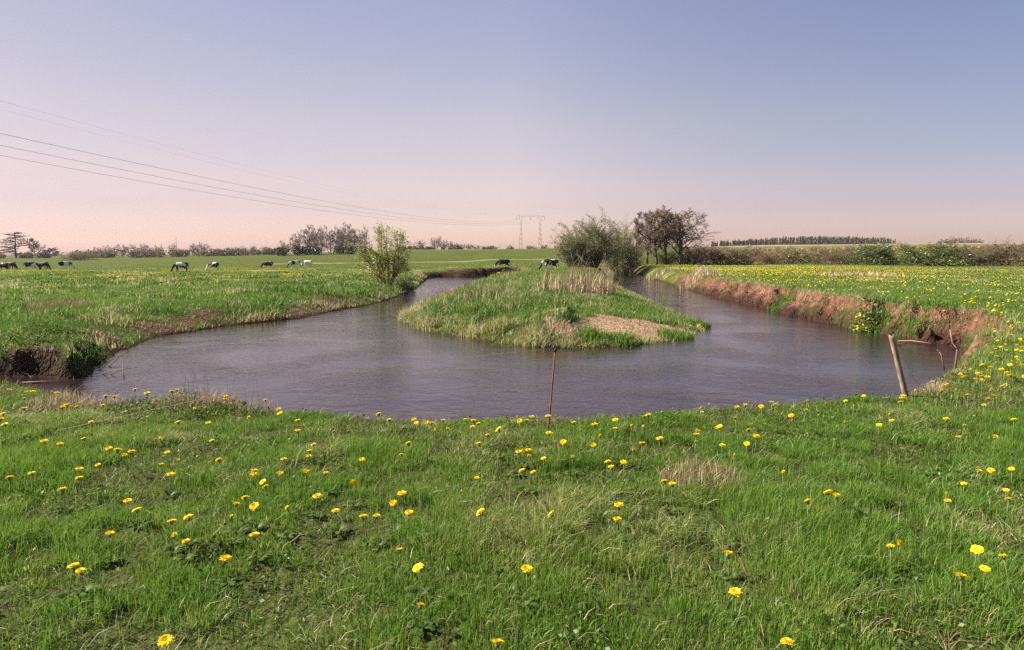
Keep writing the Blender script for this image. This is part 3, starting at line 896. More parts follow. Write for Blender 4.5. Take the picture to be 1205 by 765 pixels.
# --- the wood behind the cows and the horizon trees
wood = [(337, 281, 'grove_c', 18), (348, 271, 'grove_a', 18), (365, 264, 'grove_b', 24), (377, 266, 'grove_c', 22), (390, 265, 'grove_a', 26), (402, 265, 'grove_c', 22), (411, 263, 'grove_b', 28), (421, 271, 'grove_a', 20), (429, 264, 'grove_c', 16)]
OrdN = 'first second third fourth fifth sixth seventh eighth ninth tenth eleventh twelfth'.split()
for k, (u, vt, kd, wd) in enumerate(wood):
    plant_tree(kd, 'bare_tree', u, vt, 235 + (k % 3) * 9, wd, f'bare tree, {OrdN[k]} from the left in the wood behind the cows', 'tree', 'wood on the rise behind the cows')
plant_tree('pine', 'pine_tree', 19, 272, 300, 34, 'dark pine with spreading tiers at the left end of the horizon', 'tree')
plant_tree('round_a', 'bare_tree', 41, 280, 290, 18, 'thin bare tree right beside the dark pine', 'tree')
plant_tree('round_c', 'bare_tree', 58, 291, 300, 14, 'short dark tree second past the dark pine', 'tree')
plant_tree('scrub', 'round_bush', 93, 295, 210, 38, 'round brown bush alone in front of the far trees', 'bush', mat=LEAF_MIX)
hz = [(118, 289, 14, 'grove_a'), (133, 289, 14, 'grove_c'), (144, 287, 20, 'grove_b'), (163, 286, 24, 'grove_a'), (187, 287, 11, 'grove_c'), (202, 286, 10, 'grove_a'), (228, 286, 12, 'grove_b'), (242, 285, 16, 'grove_a'), (277, 290, 6, 'grove_c'), (285, 290, 14, 'grove_a'), (297, 289, 14, 'grove_b'), (312, 289, 14, 'grove_c')]
for k, (u, vt, wd, kd) in enumerate(hz):
    plant_tree(kd, 'far_tree', u, vt, 300 + (k % 4) * 12, wd, f'tiny bare tree, {OrdN[k]} from the pine along the far hedge', 'tree', 'trees along the far hedge', mat=LEAF_MIX if k in (4,) else None)
plant_tree('grove_c', 'bare_tree', 495, 281, 300, 12, 'bare tree behind the white house', 'tree')
row = [(513, 277, 14), (523, 282, 13), (532, 284, 13), (542, 286, 13), (552, 287, 13), (562, 288, 12), (572, 289, 12), (582, 290, 12)]
for k, (u, vt, wd) in enumerate(row):
    plant_tree(('grove_a', 'grove_b', 'grove_c')[k % 3], 'field_tree', u, vt, 350 + (k % 3) * 12, wd, f'{OrdN[k]} tree from the white house in the sinking row on the field crest', 'tree', 'row of trees on the field crest')


def mass(name, label, line, mat, n, leaf, spread, cat, spruce=False, seed=1):
    """a far wood or hedge that reads as one mass: line of (u, top v, distance)"""
    rs = np.random.default_rng(seed)
    L = np.array(line, float); P = []; trunks = []
    k = int(n)
    us = np.sort(rs.uniform(L[0, 0], L[-1, 0], k))
    for q, u in enumerate(us):
        if cat == 'hedge' and vn(np.array([u / 11.]), np.array([seed * 3.]), 5)[0] < .30: continue
        vt = np.interp(u, L[:, 0], L[:, 1]) + rs.normal(0, .9 if spruce else 1.5); D = np.interp(u, L[:, 0], L[:, 2]) + rs.uniform(-1, 1) * spread
        x = (u - PW / 2) / FPX * D; z = gz(x, D)
        b = (PH / 2 - vt) / FPX; hgt = max(.8, EYE + D * (-SP + b * CP) / (CP + b * SP) - z)
        m = 70
        if spruce:
            pts = spruce_points(rs, m) * np.array([hgt, hgt, hgt])
        else:
            d = rs.normal(size=(m, 3)); d /= np.linalg.norm(d, axis=1)[:, None]
            pts = d * rs.uniform(.5, 1, m)[:, None] * np.array([hgt * .6, hgt * .6, hgt * .48]) + np.array([0, 0, hgt * .5])
        P.append(pts + np.array([x, D, z]))
        trunks.append((np.array([[x, D, z - .2], [x, D, z + hgt * .8]]), np.array([.12, .05]) * hgt / 6))
    P = np.concatenate(P)
    V, Q = leaf_arrays(P, leaf, rs, .6)
    tv, tq, tt = tube_arrays(trunks, 4, False)
    A = np.concatenate([np.repeat(rs.uniform(0, 1, len(P)), 4), np.zeros(len(tv))])
    o = link(name, mesh_np(name, np.concatenate([V, tv]), None, np.concatenate([Q, tq + len(V)]), dict(tint=A)), mat)
    tag(o, label, cat, kind='stuff')


PLANT = leafmat('plantation_needles', [(0, (.05, .05, .03)), (1, (.12, .105, .06))], trans=.1, gloss=.02)  # needles made paler and browner, distance haze put into their colour
mass('woods', 'dark conifer plantation along the heath skyline', [(836, 285, 560), (880, 283, 560), (905, 281, 580), (940, 279, 600), (1000, 279.5, 600), (1042, 281, 600), (1050, 284, 600)], PLANT, 430, 1.1, 28, 'wood', True, 3)
mass('woods', 'faint brown grove on the far right skyline', [(1100, 283, 800), (1115, 280, 800), (1140, 279.5, 800), (1148, 283, 800)], FARWOOD, 60, 1.6, 20, 'wood', False, 4)
mass('hedge_row', 'dark evergreen hedge under the bare wood behind the cows', [(327, 291, 236), (345, 290, 238), (400, 290, 240), (436, 291, 240)], NEEDLE, 60, .7, 8, 'hedge', False, 5)
mass('hedge_row', 'long dark hedge along the low left horizon', [(-40, 298, 285), (60, 298, 285), (110, 296, 285), (165, 293.5, 280), (250, 294.5, 280), (300, 293.5, 285), (335, 292.5, 290)], FARWOOD, 300, .8, 10, 'hedge', False, 6)
mass('hedge_row', 'thin hedge on the field crest past the white house', [(470, 291, 330), (515, 290, 360), (560, 291, 360), (604, 292, 360)], FARWOOD, 60, .9, 10, 'hedge', False, 7)
mass('hedge_row', 'faint far hedge behind the power pylon', [(596, 290.5, 520), (640, 290, 520), (668, 290, 520)], FARWOOD, 40, 1.1, 10, 'hedge', False, 8)
mass('scrub', 'mixed brown and olive scrub covering the heath behind the bushes', [(835, 294, 185), (900, 292, 185), (1000, 291, 190), (1100, 290, 190), (1230, 289, 190)], LEAF_MIX, 150, .55, 40, 'scrub', False, 9)

# ------------------------------------------------------------------ cows
def cow_mesh(name, grazing, swing):
    sec = [(-1.0, 1.16, .08, .11), (-.93, 1.12, .22, .25), (-.74, 1.07, .28, .32), (-.32, 1.0, .33, .37), (.08, .99, .34, .39), (.42, 1.02, .30, .37), (.62, 1.06, .22, .31)]
    if grazing:
        sec += [(.84, .98, .13, .21), (1.02, .77, .11, .17), (1.14, .54, .095, .14), (1.22, .38, .115, .14), (1.33, .22, .085, .105), (1.40, .09, .07, .08), (1.43, .04, .045, .045)]
    else:
        sec += [(.84, 1.15, .14, .22), (1.02, 1.24, .11, .16), (1.16, 1.30, .10, .13), (1.28, 1.27, .115, .14), (1.45, 1.16, .085, .10), (1.58, 1.07, .07, .08), (1.62, 1.04, .04, .04)]
    S = np.array(sec); n = 14; V = []; Q = []; T = []
    tan = np.gradient(S[:, :2], axis=0); tan /= np.linalg.norm(tan, axis=1)[:, None]
    for k in range(len(S)):
        c = S[k]; up = np.array([-tan[k, 1], tan[k, 0]])
        for q in range(n):
            a = 2 * PI * q / n
            V.append((c[0] + up[0] * math.sin(a) * c[3], math.cos(a) * c[2], c[1] + up[1] * math.sin(a) * c[3]))
    for k in range(len(S) - 1):
        for q in range(n):
            Q.append((k * n + q, k * n + (q + 1) % n, (k + 1) * n + (q + 1) % n, (k + 1) * n + q))
    for q in range(1, n - 1):
        T.append((0, q + 1, q)); e = (len(S) - 1) * n; T.append((e, e + q, e + q + 1))
    V = np.array(V); Q = np.array(Q); T = np.array(T)
    polys = []
    for sy, sg in ((.17, 1), (-.17, -1)):
        s = .10 * swing * sg
        polys.append(([(.48, sy, .95), (.50, sy, .62), (.50 + s * .6, sy, .42), (.49 + s, sy, .16), (.49 + s, sy, .08), (.53 + s, sy, 0)], [.13, .095, .066, .046, .058, .062]))
        s = -.12 * swing * sg
        polys.append(([(-.70, sy, .98), (-.62 + s * .3, sy * 1.08, .68), (-.80 + s * .7, sy * 1.1, .47), (-.80 + s, sy * 1.1, .2), (-.79 + s, sy * 1.1, .09), (-.75 + s, sy * 1.1, 0)], [.20, .135, .075, .05, .058, .062]))
    polys.append(([(-.96, 0, 1.30), (-1.06, 0, 1.2), (-1.08, .02, .8), (-1.07, .02, .52), (-1.06, .02, .36)], [.045, .034, .028, .05, .02]))
    hx, hz_ = (1.19, .48) if grazing else (1.22, 1.36)
    for sg in (1, -1):
        polys.append(([(hx, .07 * sg, hz_), (hx - .02, .2 * sg, hz_ + .02), (hx - .03, .27 * sg, hz_ - .02)], [.035, .05, .015]))
    polys.append(([(-.62, 0, .80), (-.52, 0, .62), (-.46, 0, .52)], [.20, .17, .09]))
    v2, q2, t2 = tube_arrays([(np.array(p, float), np.array(r)) for p, r in polys], 10, True)
    me = mesh_np(name, np.concatenate([V, v2]), np.concatenate([T, t2 + len(V)]), np.concatenate([Q, q2 + len(V)]))
    o = bpy.data.objects.new('tmp', me); COL.objects.link(o)
    rm = o.modifiers.new('r', 'REMESH'); rm.mode = 'VOXEL'; rm.voxel_size = .033
    sm = o.modifiers.new('s', 'SMOOTH'); sm.iterations = 3; sm.factor = .5
    bpy.context.view_layer.update()
    dg = bpy.context.evaluated_depsgraph_get()
    res = bpy.data.meshes.new_from_object(o.evaluated_get(dg)); res.name = name
    bpy.data.objects.remove(o); bpy.data.meshes.remove(me)
    res.polygons.foreach_set('use_smooth', np.ones(len(res.polygons), bool))
    return res


def cow_mat():
    m, nt, out = newmat('cow_hide')
    p = nt.nodes.new('ShaderNodeBsdfPrincipled'); p.inputs['Roughness'].default_value = .75; p.inputs['Specular IOR Level'].default_value = .2
    oi = nt.nodes.new('ShaderNodeObjectInfo'); sep = nt.nodes.new('ShaderNodeSeparateColor'); nt.links.new(oi.outputs['Color'], sep.inputs[0])
    oc = objco(nt)
    off = nt.nodes.new('ShaderNodeCombineXYZ'); nt.links.new(math_(nt, 'MULTIPLY', sep.outputs[1], 40.), off.inputs[1]); nt.links.new(math_(nt, 'MULTIPLY', sep.outputs[1], 17.), off.inputs[0])
    va = nt.nodes.new('ShaderNodeVectorMath'); va.operation = 'ADD'; nt.links.new(oc, va.inputs[0]); nt.links.new(off.outputs[0], va.inputs[1])
    f = noise(nt, va.outputs[0], 1.35, 1, .4, .3)
    xyz = nt.nodes.new('ShaderNodeSeparateXYZ'); nt.links.new(oc, xyz.inputs[0])
    low = math_(nt, 'LESS_THAN', xyz.outputs[2], .46)
    front = math_(nt, 'LESS_THAN', xyz.outputs[0], .95)
    legs = math_(nt, 'MULTIPLY', math_(nt, 'MULTIPLY', low, front), sep.outputs[2])
    white = math_(nt, 'MAXIMUM', math_(nt, 'GREATER_THAN', f, sep.outputs[0]), legs)
    hide = ramp(nt, noise(nt, oc, 9, 3), [(.3, (.018, .012, .012)), (.7, (.045, .028, .026))])
    pale = ramp(nt, noise(nt, oc, 7, 3), [(.3, (.62, .57, .52)), (.7, (.80, .77, .72))])
    nt.links.new(mixc(nt, white, hide, pale), p.inputs['Base Color']); nt.links.new(p.outputs[0], out.inputs['Surface'])
    return m


COW = cow_mat()
cow_pose = [cow_mesh('cow_grazing', True, .4), cow_mesh('cow_grazing_walk', True, 1.2), cow_mesh('cow_standing', False, .6)]
# u, v of the hooves, length of the animal in pixels, heading (degrees, 0 = to the right), pose, white threshold, pattern, white legs, label
for u, v, L, hd, ps, thr, sd, lg, lb in [
    (4, 319.5, 17, 170, 0, .60, .13, 1, 'dark cow with pale legs cut by the left edge of the picture'),
    (14, 317.5, 14, -20, 0, .66, .31, 0, 'small black cow just right of the cow at the picture edge'),
    (37, 318, 16, 15, 0, .50, .52, 1, 'white backed cow with dark head beside a black grazing cow'),
    (52, 318, 16, -15, 0, .68, .74, 0, 'black cow grazing with head to the right, third group on the left'),
    (77.5, 317.5, 11, 60, 0, .46, .21, 1, 'white and black cow seen end on, alone past the left group'),
    (213, 320, 18, 185, 0, .70, .43, 0, 'nearly all black cow with lowered head in the yellow flower band'),
    (251, 318.5, 16, 165, 1, .52, .61, 1, 'black and white cow grazing with hind legs white, second past the black one'),
    (315, 316.5, 16, 172, 1, .56, .87, 1, 'cow with white face and dark body in the middle of the left herd'),
    (346.5, 315, 12, 195, 0, .53, .35, 1, 'dark grazing cow next to the palest cow'),
    (362, 314.5, 11, 170, 0, .40, .66, 1, 'palest mostly white cow of the herd'),
    (592, 315.5, 18, 178, 1, .66, .18, 1, 'dark cow with white lower legs on the meadow behind the tongue of land'),
    (647, 317.5, 22, 184, 0, .565, .505, 1, 'black and white cow grazing beside the willow bush')]:
    p = hit([u], [v])[0]
    D = p[1] if p[1] > 5 else 90
    want = L / FPX * D
    fore = abs(math.cos(math.radians(hd))) * 2.35 + abs(math.sin(math.radians(hd))) * .7
    sc = min(1.35, max(.78, want / fore))
    o = link('cow', cow_pose[ps], COW); o.location = (p[0], p[1], p[2] - .02 + .0); o.rotation_euler = (0, 0, math.radians(hd)); o.scale = (sc,) * 3
    o.color = (thr, sd, lg, 1)
    tag(o, lb, 'cow', 'cows grazing in the pasture')
    print('cow', u, [round(float(q), 1) for q in p], round(sc, 2))

# ------------------------------------------------------------------ bird
p = hit([827], [312.5])[0]
bp = [([(-.24, 0, .30), (-.12, 0, .33), (.02, 0, .36), (.14, 0, .40), (.18, 0, .50), (.22, 0, .56), (.29, 0, .555), (.36, 0, .545)], [.015, .07, .105, .075, .045, .055, .035, .008]),
      ([(.0, .04, .30), (.01, .04, .15), (.0, .04, 0)], [.014, .012, .012]), ([(.0, -.04, .30), (.01, -.04, .15), (.0, -.04, 0)], [.014, .012, .012])]
o = link('bird', tube_mesh('bird', [(np.array(a, float), np.array(b)) for a, b in bp], 8), plain('white_plumage', (.8, .78, .76), .7, 8, .1))
o.location = p; o.scale = (1.25,) * 3; tag(o, 'small white bird standing at the far edge of the yellow meadow', 'bird')

# ------------------------------------------------------------------ house
HW = plain('white_wall', (.75, .72, .68), .9, 2, .08); HR = plain('red_tiles', (.26, .075, .05), .85, 3, .3); HG = plain('dark_window', (.03, .035, .04), .2)
D = 520; hx = (486 - PW / 2) / FPX * D; hz0 = gz(hx, D)
house = bpy.data.objects.new('farmhouse', None); COL.objects.link(house); house.location = (hx, D, hz0 - .5); house.rotation_euler = (0, 0, .25)
w_, d_, h_, g_ = 3.1, 2.3, 2.6, 4.1
V = [(-w_, -d_, 0), (w_, -d_, 0), (w_, d_, 0), (-w_, d_, 0), (-w_, -d_, h_), (w_, -d_, h_), (w_, d_, h_), (-w_, d_, h_), (-w_, 0, g_), (w_, 0, g_)]
me = bpy.data.meshes.new('wall'); me.from_pydata(V, [], [(0, 1, 5, 4), (1, 2, 6, 9, 5), (2, 3, 7, 6), (3, 0, 4, 8, 7), (4, 5, 9, 8), (6, 7, 8, 9), (3, 2, 1, 0)]); link('wall', me, HW, house)
e = .35; rz = .12
V = []
for zo in (rz, rz + .16):
    V += [(-w_ - e, -d_ - e, h_ - .25 + zo), (w_ + e, -d_ - e, h_ - .25 + zo), (w_ + e, 0, g_ + zo), (-w_ - e, 0, g_ + zo), (-w_ - e, d_ + e, h_ - .25 + zo), (w_ + e, d_ + e, h_ - .25 + zo)]
me = bpy.data.meshes.new('roof'); me.from_pydata(V, [], [(6, 7, 8, 9), (9, 8, 11, 10), (1, 0, 3, 2), (2, 3, 4, 5), (0, 1, 7, 6), (5, 4, 10, 11), (1, 2, 8, 7), (2, 5, 11, 8), (0, 6, 9, 3), (3, 9, 10, 4)])
roof = link('roof', me, HR, house)


def box(name, c, s, mat, parent):
    V = [(c[0] + a * s[0], c[1] + b * s[1], c[2] + g * s[2]) for a in (-1, 1) for b in (-1, 1) for g in (-1, 1)]
    me = bpy.data.meshes.new(name); me.from_pydata(V, [], [(0, 1, 3, 2), (4, 6, 7, 5), (0, 4, 5, 1), (2, 3, 7, 6), (0, 2, 6, 4), (1, 5, 7, 3)])
    return link(name, me, mat, parent)


box('chimney', (.9, 0, 4.5), (.3, .3, .6), HR, roof)
for wx_ in (-1.8, .2, 2.0):
    box('window', (wx_, -d_ - .01, 1.5), (.42, .03, .5), HG, house)
tag(house, 'small white farmhouse with red roof beyond the light green sapling', 'house')

# ------------------------------------------------------------------ power line
STEEL = plain('galvanised_steel', (.38, .345, .35), .6, metal=.2)
CABLE = plain('dark_cable', (.05, .045, .05), .6)
PD = 400.


def pylon(cx, cy, label, rotz):
    z0 = gz(cx, cy)
    root = bpy.data.objects.new('power_pylon', None); COL.objects.link(root); root.location = (cx, cy, z0 - .3); root.rotation_euler = (0, 0, rotz)
    H = 20.5
    for sx in (-5.6, 5.6):
        polys = []
        def w(h): return .8 - .45 * min(1, h / 16)
        hs = np.linspace(0, 17, 13)
        for ax_, ay_ in ((1, 1), (1, -1), (-1, 1), (-1, -1)):
            polys.append(([(sx + ax_ * w(0), ay_ * w(0), 0), (sx + ax_ * w(16), ay_ * w(16), 16), (sx + ax_ * .38, ay_ * .3, 17)], .085))
        for k in range(12):
            a, b = hs[k], hs[k + 1]; s = 1 if k % 2 else -1
            for ay_ in (1, -1):
                polys.append(([(sx - s * w(a), ay_ * w(a), a), (sx + s * w(b), ay_ * w(b), b)], .05))
                polys.append(([(sx + ay_ * w(a), -s * w(a), a), (sx + ay_ * w(b), s * w(b), b)], .05))
        for s in (-1, 1):
            polys.append(([(sx + s * .35, 0, 17), (sx + s * 1.3, 0, 20.2), (sx + s * .9, 0, 21.6)], .08))
        link('mast', tube_mesh('mast', [(np.array(p_, float), np.full(len(p_), r_)) for p_, r_ in polys], 4), STEEL, root)
    polys = []
    for yy, zz in ((.3, 19.4), (-.3, 19.4), (0, 20.2)):
        polys.append(([(-8.6, yy * .4, zz if zz < 20 else 19.6), (-5.6, yy, zz), (0, yy, zz), (5.6, yy, zz), (8.6, yy * .4, zz if zz < 20 else 19.6)], .032))
    xs = np.linspace(-8, 8, 17)
    for k in range(16):
        polys.append(([(xs[k], .2 * (-1) ** k, 19.4), (xs[k + 1], 0, 20.1)], .025))
    link('crossarm', tube_mesh('crossarm', [(np.array(p_, float), np.full(len(p_), r_)) for p_, r_ in polys], 4), STEEL, root)
    for k in (-8.2, 0, 8.2):
        link('insulator', tube_mesh('insulator', [(np.array([(k, 0, 19.5), (k, 0, 19.1)] + [(k, 0, 18.9 - .15 * q) for q in range(10)], float), np.array([.05, .05] + [.16 if q % 2 else .07 for q in range(10)]))], 8), plain('glass_insulator', (.2, .2, .2), .3), root)
    tag(root, label, 'pylon')
    c, s = math.cos(rotz), math.sin(rotz)
    tops = [np.array([cx + c * k, cy + s * k, z0 - .3 + 17.4]) for k in (-8.2, 0, 8.2)]
    tops += [np.array([cx + c * k, cy + s * k, z0 - .3 + 21.6]) for k in (-6, 6)]
    return tops


px = (624 - PW / 2) / FPX * PD
farw = pylon(px, PD, 'grey twin mast power pylon on the skyline beyond the cows', .05)
# the line runs past the camera on the left; the photograph fixes where each cable leaves the frame
edge = [(-2, 156.5), (-2, 170.5), (-2, 182.5), (-2, 118), (-2, 128)]
names = ['topmost', 'middle', 'lowest']
for k in range(5):
    a = farw[k]
    Dn = [72, 79, 86, 70, 80][k]
    dd = ray(*edge[k]); t_ = Dn / dd[1]; b = np.array([dd[0] * t_, Dn, EYE + dd[2] * t_])
    tt = np.linspace(0, 1.12, 60)
    span_end = 1.12
    aim_v = [240, 246, 251, 222, 226][k]; best = None
    for sag in np.arange(0, 12, .25):      # the sag that carries the cable through the air where it is seen
        pts = np.array([a + (b - a) * q for q in tt])
        pts[:, 2] -= 4 * sag * (tt / span_end) * (1 - tt / span_end)
        pts[:, 2] += 4 * sag * (1 / span_end) * (1 - 1 / span_end) * tt
        uu, vv = project(pts[:, 0], pts[:, 1], pts[:, 2])
        ok = tt <= 1.0
        e_ = abs(np.interp(-400, -uu[ok], vv[ok]) - aim_v)
        if best is None or e_ < best[0]: best = (e_, sag, pts)
    pts = best[2]; print('sag', k, best[:2])
    rad = (.019 if k < 3 else .005)
    o = link('power_line', tube_mesh('power_line', [(pts, np.full(60, rad))], 5), CABLE)
    lb = f'{names[k]} of the three dark cables sagging to the pylon' if k < 3 else ['upper', 'lower'][k - 3] + ' of the two faint earth wires above the dark cables'
    tag(o, lb, 'power line', 'power lines')

# thin mast on the left horizon
D = 430.; mx = (210 - PW / 2) / FPX * D
ms = bpy.data.objects.new('radio_mast', None); COL.objects.link(ms); ms.location = (mx, D, gz(mx, D))
link('mast', tube_mesh('mast', [(np.array([(0, 0, 0), (0, 0, 8), (0, 0, 12.0)], float), np.array([.26, .18, .12]))], 6), STEEL, ms)
for z_ in (10.5, 11.2): link('antenna', tube_mesh('antenna', [(np.array([(-.5, 0, z_), (.5, 0, z_)], float), np.array([.06, .06]))], 5), STEEL, ms)
tag(ms, 'thin pole mast above the far hedge', 'mast')

# ------------------------------------------------------------------ post, rod, wires, sticks
def wood_mat():
    m, nt, out = newmat('weathered_wood')
    p = nt.nodes.new('ShaderNodeBsdfPrincipled'); p.inputs['Roughness'].default_value = .85
    mp = nt.nodes.new('ShaderNodeMapping'); mp.inputs['Scale'].default_value = (38, 38, 2.2); nt.links.new(objco(nt), mp.inputs['Vector'])
    f = noise(nt, mp.outputs[0], 1., 4, .6)
    nt.links.new(ramp(nt, f, [(.3, (.09, .058, .038)), (.5, (.23, .155, .105)), (.7, (.37, .27, .19))]), p.inputs['Base Color'])
    bn = nt.nodes.new('ShaderNodeBump'); bn.inputs['Strength'].default_value = .6; bn.inputs['Distance'].default_value = .006
    nt.links.new(f, bn.inputs['Height']); nt.links.new(bn.outputs[0], p.inputs['Normal']); nt.links.new(p.outputs[0], out.inputs['Surface'])
    return m


WOOD = wood_mat()
base = lip_hit(1066, 464)[0][0]
D = base[1]
topd = ray(1049, 395); tz = D / topd[1]; top = np.array([topd[0] * tz, D, EYE + topd[2] * tz])
dirv = top - base; Lp = np.linalg.norm(dirv); ax = dirv / Lp
rs = np.random.default_rng(3); n = 14; V = []; F = []
hs = [-.25, 0, .2, .45, .7, .9, .97, 1.0]
sd = unit(np.cross(ax, np.array([0, 1., 0]))); fw = np.cross(sd, ax)
for k, q in enumerate(hs):
    for a in range(n):
        th = 2 * PI * a / n; rr = .031 * (1 - .10 * q) * (1 + .08 * math.sin(3 * th + 1) + .05 * math.sin(5 * th))
        if q >= 1: rr *= .9
        off = (.018 * math.sin(2 * th + .5) if q >= .97 else 0)
        V.append(ax * (q * Lp + off) + (sd * math.cos(th) + fw * math.sin(th)) * rr)
for k in range(len(hs) - 1):
    for a in range(n): F.append((k * n + a, k * n + (a + 1) % n, (k + 1) * n + (a + 1) % n, (k + 1) * n + a))
V.append(ax * (Lp - .012)); c = len(V) - 1
for a in range(n): F.append(((len(hs) - 1) * n + a, (len(hs) - 1) * n + (a + 1) % n, c))
me = bpy.data.meshes.new('fence_post'); me.from_pydata([tuple(v) for v in V], [], F)
me.polygons.foreach_set('use_smooth', np.ones(len(me.polygons), bool))
post = link('fence_post', me, WOOD); post.location = base
tag(post, 'leaning weathered wooden post at the water edge', 'post')
ins = ax * Lp * .845 + sd * 0
s_r = np.array([1., -.25, .0]); s_r = unit(s_r)
ip = [ins + s_r * .03, ins + s_r * .05, ins + s_r * .053, ins + s_r * .065, ins + s_r * .068, ins + s_r * .085, ins + s_r * .09]
link('insulator', tube_mesh('insulator', [(np.array(ip), np.array([.007, .007, .014, .014, .009, .013, .006]))], 10), plain('brown_porcelain', (.42, .2, .13), .4), post)
ins_w = base + ins + s_r * .067

rb = lip_hit(645, 511)[0][0]
D = rb[1]; td = ray(653.5, 411); tz = D / td[1]; rt = np.array([td[0] * tz, D, EYE + td[2] * tz]) - rb
RUST = plain('rusty_iron', (.21, .055, .03), .8, 30, .4, bump=.2)
rod = link('iron_rod', tube_mesh('iron_rod', [(np.array([rt * -.2, rt * .3, rt * .65, rt]), np.full(4, .0075))], 8), RUST); rod.location = rb
tag(rod, 'thin rusty iron rod standing in the near bank', 'rod')
u_ = unit(rt)
ring = [rt + np.array([.018 * math.cos(a), 0, .018 * math.sin(a) + .01]) for a in np.linspace(-PI / 2, 1.2 * PI, 12)]
link('insulator', tube_mesh('insulator', [(np.array([rt - u_ * .03, rt - u_ * .01, rt + u_ * .008]), np.array([.009, .013, .010])), (np.array(ring), np.full(12, .0045))], 8), plain('black_plastic', (.02, .018, .018), .5), rod)
WIRE = plain('pale_fence_wire', (.30, .235, .19), .5, metal=.2)
A = rb + rt + np.array([0, 0, .01])
Bp = hit([60], [512])[0] + np.array([0, 0, .03])
ts = np.linspace(0, 1, 30); wv = np.array([A + (Bp - A) * t_ for t_ in ts]); wv[:, 2] += .10 * np.sin(PI * ts) * (1 - .2 * ts)
o = link('fence_wire', tube_mesh('fence_wire', [(wv, np.full(30, .0016))], 5), WIRE); tag(o, 'thin slack wire running from the iron rod down to the left', 'wire')
Bq = lip_hit(1092, 452)[0][0] + np.array([0, 0, .02])
wv = np.array([ins_w + (Bq - ins_w) * t_ for t_ in ts]); wv[:, 2] -= .12 * np.sin(PI * ts)
o = link('fence_wire', tube_mesh('fence_wire', [(wv, np.full(30, .0018))], 5), WIRE); tag(o, 'short loose wire hanging from the wooden post to the grass', 'wire')


def at_y(u, v, D):
    d = ray(u, v); t_ = D / d[1]; return np.array([d[0] * t_, D, EYE + d[2] * t_])


DEAD = plain('dead_pale_wood', (.28, .19, .14), .85, 20, .3)
sb = lip_hit(1124, 432)[0][0]
D = sb[1]
pl = [np.array([1124, 431, .018]), np.array([1127, 411, .014]), np.array([1121, 403, .012]), np.array([1118, 388, .007])]
polys = [(np.array([at_y(q[0], q[1], D) - sb for q in pl]) + np.array([0, 0, 0]), np.array([q[2] for q in pl]))]
polys.append((np.array([at_y(1127, 411, D) - sb, at_y(1119, 407, D - .1) - sb]), np.array([.008, .004])))
polys[0][0][0, 2] -= .08
o = link('dead_branch', tube_mesh('dead_branch', polys, 6), DEAD); o.location = sb; tag(o, 'taller forked pale stick poking out of the bank edge', 'stick')
sb = lip_hit(1112, 433)[0][0]; D = sb[1]
polys = [(np.array([at_y(1112, 431, D) - sb - np.array([0, 0, .06]), at_y(1108, 418, D) - sb, at_y(1105, 413, D) - sb]), np.array([.012, .009, .005])), (np.array([at_y(1106, 414, D) - sb, at_y(1103, 412, D) - sb]), np.array([.006, .004]))]
o = link('dead_branch', tube_mesh('dead_branch', polys, 6), DEAD); o.location = sb; tag(o, 'short pale stick left of the taller forked stick', 'stick')
p0 = np.array([*plane(1056, 401.5, ZW + .02), ZW + .03]); p1 = np.array([*plane(1096, 404.5, ZW + .05), ZW + .05])
o = link('driftwood', tube_mesh('driftwood', [(np.array([p0 - p0, (p1 - p0) * .4 + [0, 0, .04], p1 - p0]), np.array([.008, .018, .026]))], 7), DEAD); o.location = p0
tag(o, 'pale driftwood pole floating below the eroded bank', 'driftwood')
p0 = np.array([*plane(26, 450, ZW + .02), ZW + .02]); p1 = np.array([*plane(76, 449, ZW + .02), ZW + .02])
o = link('driftwood', tube_mesh('driftwood', [(np.array([p0 - p0, (p1 - p0) * .5 + [0, -.05, .015], p1 - p0]), np.array([.008, .016, .012]))], 6), DEAD); o.location = p0
tag(o, 'thin pale stick floating in the dark inlet', 'driftwood')
c0 = np.array([*plane(118, 437, ZW), ZW - .02]); polys = []
for (u1, v1), (u2, v2) in [((116, 436), (141, 428)), ((120, 440), (146, 446)), ((128, 432), (153, 421)), ((146, 446), (144, 430)), ((130, 441), (155, 443))]:
    a = np.array([*plane(u1, v1, ZW), ZW]); b = np.array([*plane(u2, v2, ZW), ZW]) + np.array([0, 0, .18])
    polys.append((np.array([a - c0, (a + b) / 2 - c0 + [0, 0, .05], b - c0]), np.array([.012, .008, .004])))
o = link('dead_branch', tube_mesh('dead_branch', polys, 5), plain('wet_twig', (.05, .03, .022), .6)); o.location = c0
tag(o, 'dark dead twigs sticking out of the water at the left bank', 'branch')

# ------------------------------------------------------------------ clumps and plants
tr = np.random.default_rng(77)


def hp(u, v):
    q = lip_hit(u, v)[0][0]; return float(q[0]), float(q[1])


def T_(u, v, **k):
    x, y = hp(u, v); return tuft(k.pop('name'), x, y, rs=tr, **k)


